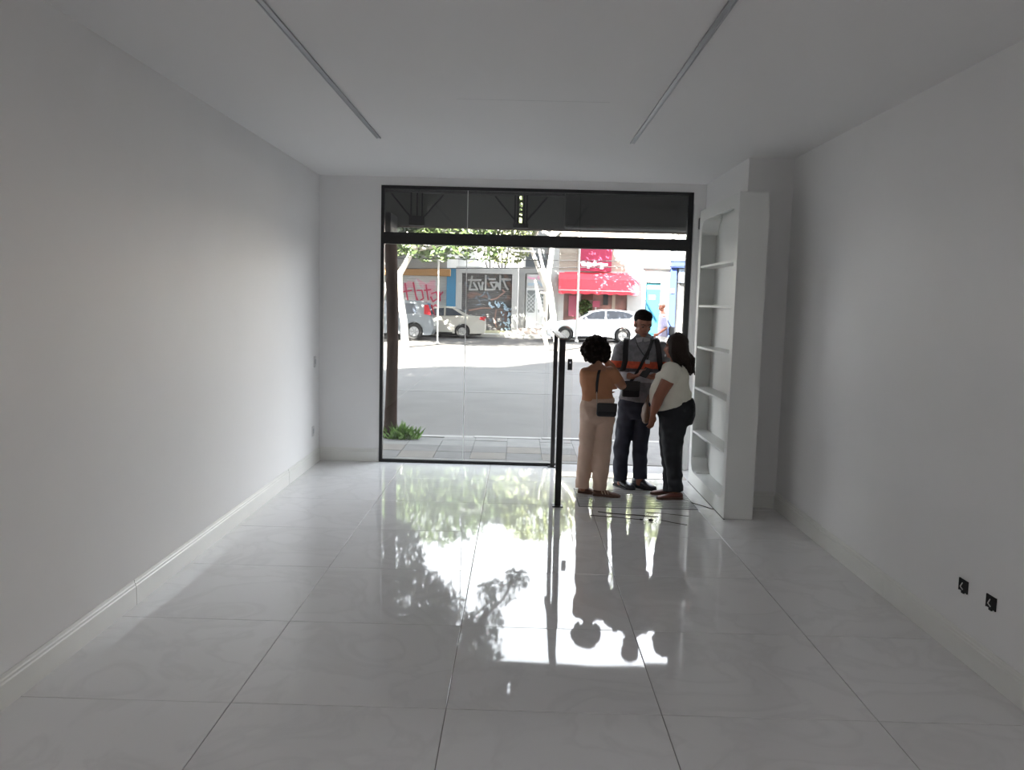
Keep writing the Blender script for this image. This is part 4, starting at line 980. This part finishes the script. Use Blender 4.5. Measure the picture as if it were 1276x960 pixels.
# shoulder bag hanging at her hip
bg1 = a1(756.5, 510, -.19)
t = thing('shoulder_bag', 'small black shoulder bag at the hip of the beige trousered person', 'bag', tuple(bg1))
bm = BX(-.095, .085, -.035, .03, -.07, .055, bev=.02); o = obj('bag_body', bm, MT['blackmatt'], t, True)
obj('flap', BX(-.097, .087, -.043, -.034, -.02, .058, bev=.006), mat('black_leather', (.018, .017, .018), .35), t)
Lc = lambda p: p - bg1
obj('strap', tube(B(), [(Lc(a1(743.5, 490, -.13)), .010, .004), (Lc(a1(744, 478, -.125)), .013, .004), (Lc(a1(745.5, 467, -.115)), .013, .004), (Lc(a1(747.5, 460, -.04)), .013, .004), (Lc(a1(750, 459, .05)), .013, .004)], 8), MT['blackmatt'], t)
bm = B(); ch0, ch1 = Lc(a1(744, 508, -.19)), Lc(a1(743.5, 490, -.14))
for k in range(9): ell(bm, ch0.lerp(ch1, k / 8), (.006, .006, .0125), sub=1)
c_ = obj('chain', bm, mat('pale_chain', (.5, .42, .34), .35, metal=.6), t, True); c_['kind'] = 'stuff'

# ---- man in the middle, facing the room, looking down at his phone
m1 = thing('person', 'person in grey work shirt with orange band, navy trousers and black straps', 'person', (0, 0, 0))
Y2 = 8.2
def a2(u, v, dy=0): return at(u, v, Y2 + dy)
hc = a2(801.5, 404, -.06)
shR, shL = a2(775, 431, .0), a2(825, 432, -.0)     # his right is image left
elR, wrR = a2(766, 466, .02), a2(789, 469.5, -.20)
elL, wrL = a2(829, 466, .02), a2(811, 470, -.20)
hipR, hipL = a2(781, 507), a2(803, 507); knR, knL = a2(775, 557, -.01), a2(798, 556, -.02); anR, anL = a2(774, 597, .03), a2(797, 595, .0)
bm = B(); W_, R_ = head(bm, hc, math.pi + .22, .38, k=1.06)
tube(bm, [(a2(801, 410, .0), .056), (a2(801, 419, .01), .058), (a2(801, 426, .02), .062)], 14)
tube(bm, [(a2(801, 426, .01), .08, .06), (a2(801, 433), .165, .09), (a2(800, 445), .17, .11), (a2(799, 465), .155, .105), (a2(796, 485), .15, .105), (a2(792, 503), .155, .11), (a2(792, 510), .14, .10)], 20)
arm(bm, shR - Vector((0, 0, .03)), elR, wrR, (.045, .045, .042, .043, .036, .026)); arm(bm, shL - Vector((0, 0, .03)), elL, wrL, (.045, .045, .042, .043, .036, .026))
hand(bm, wrR, a2(803, 466, -.26) - wrR, Vector((.1, -.1, 1)), .55, 1.0, -1)
hand(bm, wrL, a2(800, 467, -.27) - wrL, Vector((-.3, .2, 1)), .8, 1.0, 1)
for h_, k_, a_ in ((hipR, knR, anR), (hipL, knL, anL)): tube(bm, [(h_, .08), (k_, .055), (k_.lerp(a_, .35), .055), (a_, .038), (a_ - Vector((0, 0, .05)), .038)], 14)
organic('body', bm, SK2, m1, .0075, 4)
face_parts(m1, W_, R_, 1.06)
def banded_shirt():
    """grey polyester with an orange band and pale reflective strip, set by height on the cloth"""
    M = mat('work_shirt', (.26, .26, .28), .75); n = M.node_tree; b = n.nodes['Principled BSDF']
    g_ = n.nodes.new('ShaderNodeTexCoord'); s_ = n.nodes.new('ShaderNodeSeparateXYZ'); n.links.new(g_.outputs['Object'], s_.inputs[0])
    r = n.nodes.new('ShaderNodeValToRGB'); r.color_ramp.interpolation = 'CONSTANT'
    mr = n.nodes.new('ShaderNodeMapRange'); mr.inputs[1].default_value = .9; mr.inputs[2].default_value = 1.6; n.links.new(s_.outputs['Z'], mr.inputs[0]); n.links.new(mr.outputs[0], r.inputs[0])
    e = r.color_ramp.elements; Zp = lambda z: (z - .9) / .7
    zo1, zo0, zw = a2(800, 450).z, a2(800, 459).z, a2(800, 463).z
    e[0].position = 0; e[0].color = (.23, .23, .25, 1); e[1].position = Zp(zw - .10); e[1].color = (.6, .61, .65, 1)
    for z, c in ((zw, (.13, .12, .13)), (zo0, (.8, .13, .06)), (zo1, (.25, .25, .27))):
        q = e.new(Zp(z)); q.color = (*c, 1)
    z_ = n.nodes.new('ShaderNodeTexNoise'); z_.inputs['Scale'].default_value = 22; mx = n.nodes.new('ShaderNodeMix'); mx.data_type = 'RGBA'; mx.blend_type = 'MULTIPLY'
    cr_ = n.nodes.new('ShaderNodeValToRGB'); cr_.color_ramp.elements[0].position = .4; cr_.color_ramp.elements[1].position = .6; cr_.color_ramp.elements[0].color = (.72, .72, .74, 1)
    n.links.new(g_.outputs['Object'], z_.inputs['Vector']); n.links.new(z_.outputs['Fac'], cr_.inputs[0]); mx.inputs['Factor'].default_value = 1
    n.links.new(r.outputs[0], mx.inputs['A']); n.links.new(cr_.outputs[0], mx.inputs['B']); n.links.new(mx.outputs['Result'], b.inputs['Base Color'])
    return M
SHIRT = banded_shirt()
bm = B()
tube(bm, [(a2(801, 416.5, .01), .066, .068), (a2(801, 420, .01), .095, .078), (a2(801, 424, .01), .125, .088), (a2(800.5, 431.5), .182, .112), (a2(800.5, 436), .195, .12), (a2(800, 445), .195, .13), (a2(799, 465), .185, .13), (a2(796, 485), .182, .13), (a2(794, 500), .188, .132)], 24, round_ends=False)
for s_, e_, w_ in ((shR, elR, wrR), (shL, elL, wrL)):
    ell(bm, s_ + Vector((0, 0, -.025)), (.078, .075, .07)); sleeve(bm, s_ + Vector((0, 0, -.02)), e_, 1, .078, .062, w_, .78, .042)
organic('work_shirt', bm, SHIRT, m1, .009, 4, .009, 7)
COL = mat('shirt_collar', (.44, .43, .46), .7)
bm = B()
for s in (-1, 1): prism(bm, [(0, 0), (.075, -.015), (.065, -.06), (.01, -.045)], 1, -.006, .006)
for v in bm.verts[:8]: v.co.x *= -1
bmesh.ops.recalc_face_normals(bm, faces=bm.faces[:])
cl = a2(801, 420, -.085)
for v in bm.verts: v.co = Vector((v.co.x, v.co.y - .02 + abs(v.co.x) * .5, v.co.z)) + cl
obj('collar', bm, COL, m1)
bm = B(); tube(bm, [(a2(801, 416, .01), .066, .062), (a2(801, 421, .01), .076, .074)], 20, round_ends=False); obj('collar_band', bm, COL, m1, True)
TR2 = mat('navy_twill', (.018, .022, .04), .8, var=.15, vscale=8)
bm = B()
tube(bm, [(a2(793, 496), .165, .118), (a2(792, 505), .172, .125), (a2(792, 514), .165, .125), (a2(791.5, 521), .13, .115)], 24, round_ends=False)
tube(bm, [(a2(782, 510), .095, .105), (a2(778, 535), .085, .092), (a2(774.5, 558, -.01), .077, .085), (a2(773, 580, .02), .072, .078), (a2(773.5, 598, .03), .07, .075)], 20, round_ends=False)
tube(bm, [(a2(802, 510), .095, .105), (a2(799.5, 535), .086, .092), (a2(798, 556, -.02), .078, .085), (a2(797, 578, .0), .07, .078), (a2(797, 596, .0), .07, .075)], 20, round_ends=False)
organic('trousers', bm, TR2, m1, .009, 3, .011, 8)
bm = B()
def hw_(x, y, z): return W_(x, y, z)
ell(bm, hw_(0, -.03, .045), (.088, .102, .085), R_, 3); ell(bm, hw_(0, -.01, .075), (.08, .095, .055), R_, 3); ell(bm, hw_(0, .035, .085), (.068, .055, .03), R_); ell(bm, hw_(0, -.075, .0), (.06, .035, .06), R_)
organic('hair', bm, HAIRM, m1, .006, 2, .003, 50)
BOOT = mat('black_boot', (.03, .032, .04), .35)
shoe(m1, 'shoe', (anR.x - .045, anR.y + .085, .0), (.55, -.9), .285, BOOT, .05, .108); shoe(m1, 'shoe', (anL.x - .045, anL.y + .085, .0), (.68, -.8), .285, BOOT, .05, .108)
belt_tube('lanyard', [a2(791, 421, -.07), a2(795, 432, -.125), a2(801, 441, -.142), a2(807, 448, -.146)], .004, MT['blackmatt'], m1)
belt_tube('lanyard', [a2(811, 421, -.07), a2(811, 430, -.12), a2(809, 440, -.14), a2(807, 448, -.146)], .004, MT['blackmatt'], m1)
obj('name_badge', BX(-.022, .022, -.003, .003, -.035, .0, bev=.001), mat('badge_pale', (.5, .52, .56), .4), m1, loc=a2(807, 449, -.152))
# backpack on his back, both straps over the shoulders
bp = thing('backpack', 'black backpack worn by the person in the grey work shirt', 'backpack', tuple(a2(800, 445, .24)))
bc0 = a2(800, 445, .24)
obj('pack_body', BX(-.15, .15, -.085, .10, -.24, .16, bev=.05), MT['blackmatt'], bp, True); obj('pocket', BX(-.11, .11, .09, .135, -.2, -.02, bev=.02), MT['blackmatt'], bp, True)
for pts in ([(783, 425, .16), (781, 421.5, .06), (780.5, 424, -.06), (779.5, 435, -.135), (779, 450, -.15), (776, 462, -.12), (772, 466, .02), (775, 468, .16)],
            [(815, 425, .16), (817, 421.5, .06), (818.5, 424, -.06), (820.5, 435, -.135), (822, 450, -.14), (824, 462, -.11), (828, 466, .02), (824, 468, .16)]):
    obj('shoulder_strap', tube(B(), [(a2(*p) - bc0, .026, .008) for p in pts], 10, side=(1, 0, 0)), MT['blackmatt'], bp, True)
# crossbody pouch
pc = a2(785.5, 485, -.20)
pt = thing('waist_pouch', 'black crossbody pouch at the front of the grey work shirt', 'pouch', tuple(pc))
obj('pouch_body', BX(-.078, .085, -.035, .04, -.075, .075, bev=.012), MT['blackmatt'], pt, True); obj('pouch_flap', BX(-.08, .087, -.042, -.034, -.01, .078, bev=.003), MT['black'], pt)
obj('cross_strap', tube(B(), [(a2(*p) - pc, .015, .004) for p in ((786, 476, -.17), (790, 470, -.155), (796, 461, -.155), (803, 447, -.155), (809, 436, -.15), (813, 424, -.085), (813, 419, .02))], 8), MT['blackmatt'], pt)
ph = a2(804.5, 464.5, -.30)
p_ = thing('mobile_phone', 'black mobile phone held by the person in grey work shirt', 'phone', tuple(ph))
b_ = BX(-.036, .036, -.005, .005, -.072, .072, bev=.004)
rot = Matrix.Rotation(-.95, 3, 'X') @ Matrix.Rotation(.5, 3, 'Y')
for v in b_.verts: v.co = rot @ v.co
obj('phone_case', b_, MT['black'], p_)
b_ = BX(-.032, .032, .0051, .0056, -.066, .066)
for v in b_.verts: v.co = rot @ v.co
obj('screen', b_, mat('phone_glass', (.02, .02, .025), .05), p_)

# ---- woman with long hair, side on, facing left
w2 = thing('person', 'person with long dark hair, white t-shirt and black jeans, side on', 'person', (0, 0, 0))
Y3 = 7.8
def a3(u, v, dy=0): return at(u, v, Y3 + dy)
hc = a3(841, 432.5, .02)
shN, shF = a3(838, 464, -.14), a3(834, 462, .17)
elN, wrN = a3(821, 495, -.17), a3(813.5, 517, -.14)
elF, wrF = a3(823, 492, .18), a3(813, 508, .12)
bm = B(); W_, R_ = head(bm, hc, 1.25, .05, k=.95)
tube(bm, [(a3(842, 440, .02), .055), (a3(843, 450, .01), .056), (a3(844, 457), .064)], 14)
tube(bm, [(a3(843, 457), .06, .08), (a3(842, 466), .085, .13), (a3(839, 475), .125, .155), (a3(837, 487), .135, .15), (a3(838, 500), .14, .155), (a3(841, 512), .15, .16), (a3(841, 520), .13, .14)], 20)
arm(bm, shN, elN, wrN, (.062, .064, .052, .05, .038, .026)); arm(bm, shF, elF, wrF, (.06, .06, .048, .048, .037, .026))
hand(bm, wrN, Vector((-.1, .05, -1)), Vector((-.4, .8, 0)), .5, .93, 1); hand(bm, wrF, Vector((-.35, -.2, -.9)), Vector((-.3, -.8, .2)), .8, .93, 1)
for s, dy in ((-1, -.07), (1, .09)):
    x_ = 0 if s < 0 else -5
    tube(bm, [(a3(840 + x_ * .4, 515, dy), .09), (a3(837.5 + x_ * .4, 560, dy), .06), (a3(838 + x_ * .5, 580, dy), .058), (a3(842 + x_, 603, dy), .04), (a3(842 + x_, 611, dy), .04)], 14)
organic('body', bm, SK3, w2, .0075, 4)
face_parts(w2, W_, R_, .95)
TEE = mat('white_jersey', (.74, .71, .62), .85, bump=.002, bscale=100)
bm = B()
tube(bm, [(a3(843.5, 452), .07, .075), (a3(843, 455), .095, .125), (a3(842, 462), .122, .178), (a3(838.5, 474), .158, .172), (a3(835.5, 484), .187, .172), (a3(835, 492), .197, .178), (a3(837, 500), .19, .182), (a3(838.5, 505), .178, .178)], 24, side=(1, 0, 0), round_ends=False)
ell(bm, a3(823, 487, 0), (.10, .14, .10)); ell(bm, a3(826, 470, .0), (.075, .13, .06))
for s_, e_ in ((shN, elN), (shF, elF)): ell(bm, s_ + Vector((.004, 0, .002)), (.085, .075, .088)); sleeve(bm, s_, e_, .36, .078, .078)
organic('t_shirt', bm, TEE, w2, .009, 4, .010, 7)
JN = mat('black_jeans', (.010, .012, .016), .75, var=.2, vscale=9)
bm = B()
tube(bm, [(a3(840, 500), .175, .165), (a3(841.5, 508), .185, .178), (a3(843, 517), .175, .178), (a3(842, 527), .15, .16)], 24, side=(1, 0, 0), round_ends=False)
ell(bm, a3(852, 511, -.05), (.105, .13, .12)); ell(bm, a3(850, 513, .06), (.10, .12, .12))
for dy, x_ in ((-.07, 1), (.09, -6)):
    tube(bm, [(a3(841 + x_ * .3, 520, dy), .138, .105), (a3(838 + x_ * .4, 540, dy), .112, .098), (a3(837 + x_ * .5, 562, dy), .088, .08), (a3(839 + x_ * .6, 582, dy), .074, .07), (a3(840.5 + x_ * .9, 602, dy), .070, .066), (a3(841 + x_, 612, dy), .072, .07)], 20, side=(1, 0, 0), round_ends=False)
organic('jeans', bm, JN, w2, .009, 3, .009, 9)
# hair: crown cap and long strands down the back
bm = B(); Lw = lambda x, y, z: W_(x, y, z)
ell(bm, Lw(0, -.028, .045), (.092, .102, .09), R_, 3)
rh = random.Random(12)
for _ in range(95):
    th = rh.uniform(-2.35, 2.35); 
    s_x, s_y = math.sin(th) * .088, -math.cos(th) * .095 - .025
    p0_ = Lw(s_x * .35, -.02 + s_y * .25, .125 + rh.uniform(-.01, .01)); p1 = Lw(s_x, s_y, .05); p2 = Lw(s_x * 1.08, s_y * 1.05, -.05)
    side_t = rh.uniform(-1, 1)
    endp = a3(858 + rh.uniform(-9, 8) , 461 + rh.uniform(-4, 7), rh.uniform(-.12, .10)); midp = p2.lerp(endp, .5) + Vector((.025, 0, .01))
    if abs(th) > 1.7: endp = a3(850 + rh.uniform(-6, 4), 456 + rh.uniform(-4, 6), -.13 * math.copysign(1, p2.y < Y3 and 1 or -1)); midp = p2.lerp(endp, .5)
    tube(bm, [(p0_, .012), (p1, .013), (p2, .014), (midp, .015), (endp, .007)], 6)
organic('long_hair', bm, HAIRL, w2, .006, 1, .002, 60)
obj('earring', ell(B(), a3(829, 443, -.1), (.006, .006, .013)), mat('pearl', (.8, .8, .8), .2), w2, True)
SH3 = mat('red_brown_shoe', (.17, .06, .045), .6)
shoe(w2, 'shoe', (a3(842, 612, -.07).x + .065, Y3 - .06, .006), (-1, -.1), .24, SH3, .042, .068, GUM); shoe(w2, 'shoe', (a3(835, 612, .09).x + .06, Y3 + .10, .006), (-1, .12), .24, SH3, .042, .068, GUM)
# brown handbag hanging behind her hand
hb = a3(804.5, 513, .03)
t = thing('handbag', 'soft brown leather handbag hanging beside the hand of long haired person', 'bag', tuple(hb))
LEA = mat('brown_leather', (.15, .075, .04), .5, var=.1)
bm = B(); tube(bm, [((0, 0, -.085), .030, .09), ((0, 0, -.03), .040, .10), ((.002, 0, .04), .03, .09), ((.004, 0, .075), .015, .08)], 18, side=(1, 0, 0)); organic('bag_body', bm, LEA, t, .008, 2, .005, 12)
obj('handle', tube(B(), [(Vector((.004, -.05, .075)), .007), (Vector((.03, -.03, .15)), .007), (a3(812, 494, .12) - hb, .007), (Vector((.03, .05, .15)), .007), (Vector((.004, .05, .075)), .007)], 8), LEA, t, True)

# ---- passer-by in the sun across the lane
Yp = 24.0
ww = thing('person', 'person in pale shirt with a shoulder bag walking in the sunlit road', 'person', (0, 0, 0))
def a4(u, v, dy=0): return at(u, v, Yp + dy)
g4 = gz(Yp); kx = a4(827, 380).x
def q4(x, y, z): return Vector((kx + x * 1.06, Yp + y * 1.06, g4 + z * 1.07))
bm = B(); W_, R_ = head(bm, q4(-.04, 0, 1.68), 1.2, .1, k=1.05)
tube(bm, [(q4(-.03, 0, 1.6), .055), (q4(0, 0, 1.5), .062)], 12); tube(bm, [(q4(0, 0, 1.48), .10, .14), (q4(.01, 0, 1.4), .12, .18), (q4(.02, 0, 1.2), .115, .16), (q4(0, 0, 1.0), .12, .16), (q4(0, 0, .9), .12, .15)], 16)
arm(bm, q4(0, -.2, 1.42), q4(.05, -.24, 1.13), q4(-.14, -.24, .98)); arm(bm, q4(0, .2, 1.42), q4(.02, .24, 1.13), q4(-.1, .24, .92))
hand(bm, q4(-.14, -.24, .98), (-1, 0, -.3), (0, 1, 0), .5); hand(bm, q4(-.1, .24, .92), (-1, 0, -.5), (0, -1, 0), .5)
tube(bm, [(q4(0, -.09, .9), .08), (q4(-.14, -.09, .5), .055), (q4(-.16, -.09, .1), .04)], 12); tube(bm, [(q4(0, .09, .9), .08), (q4(.08, .09, .5), .055), (q4(.28, .09, .14), .04)], 12)
organic('body', bm, SK3, ww, .012, 3); face_parts(ww, W_, R_)
bm = B(); tube(bm, [(q4(-.01, 0, 1.52), .08, .11), (q4(0, 0, 1.45), .125, .2), (q4(.01, 0, 1.2), .14, .19), (q4(0, 0, .9), .15, .19)], 18, round_ends=False)
sleeve(bm, q4(0, -.2, 1.42), q4(.05, -.24, 1.13), .9, .075, .06); sleeve(bm, q4(0, .2, 1.42), q4(.02, .24, 1.13), .9, .075, .06)
organic('shirt', bm, mat('lilac_shirt', (.33, .31, .42), .8), ww, .014, 3, .006, 8)
bm = B(); tube(bm, [(q4(0, 0, .98), .15, .17), (q4(0, 0, .85), .14, .16)], 16, round_ends=False)
tube(bm, [(q4(0, -.09, .9), .095), (q4(-.14, -.09, .5), .075), (q4(-.16, -.09, .12), .065)], 12, round_ends=False); tube(bm, [(q4(0, .09, .9), .095), (q4(.08, .09, .5), .075), (q4(.27, .09, .16), .065)], 12, round_ends=False)
organic('trousers', bm, mat('pale_trousers', (.5, .48, .45), .8), ww, .014, 3, .006, 8)
bm = B(); ell(bm, W_(0, -.02, .06), (.082, .1, .07), R_, 3); ell(bm, W_(0, .05, .07), (.06, .05, .02), R_); organic('cap', bm, mat('pale_cap', (.5, .36, .30), .8), ww, .01, 1)
shoe(ww, 'shoe', tuple(q4(-.12, -.09, .0)), (-1, 0), .27, MT['f_white']); shoe(ww, 'shoe', tuple(q4(.33, .09, .03)), (-1, 0), .27, MT['f_white'])
t = thing('sling_bag', 'dark sling bag across the back of the passer-by in pale shirt', 'bag', tuple(q4(.2, -.1, 1.05)))
obj('bag_body', BX(-.05, .09, -.12, .12, -.13, .13, bev=.03), MT['darker'], t, True); obj('strap', tube(B(), [(Vector((0, -.1, .1)), .014), (Vector((-.12, -.12, .3)), .014), (Vector((-.2, -.02, .46)), .014), (Vector((-.24, .1, .42)), .014)], 6), MT['darker'], t, True)
bpy.data.scenes.remove(BENCH)
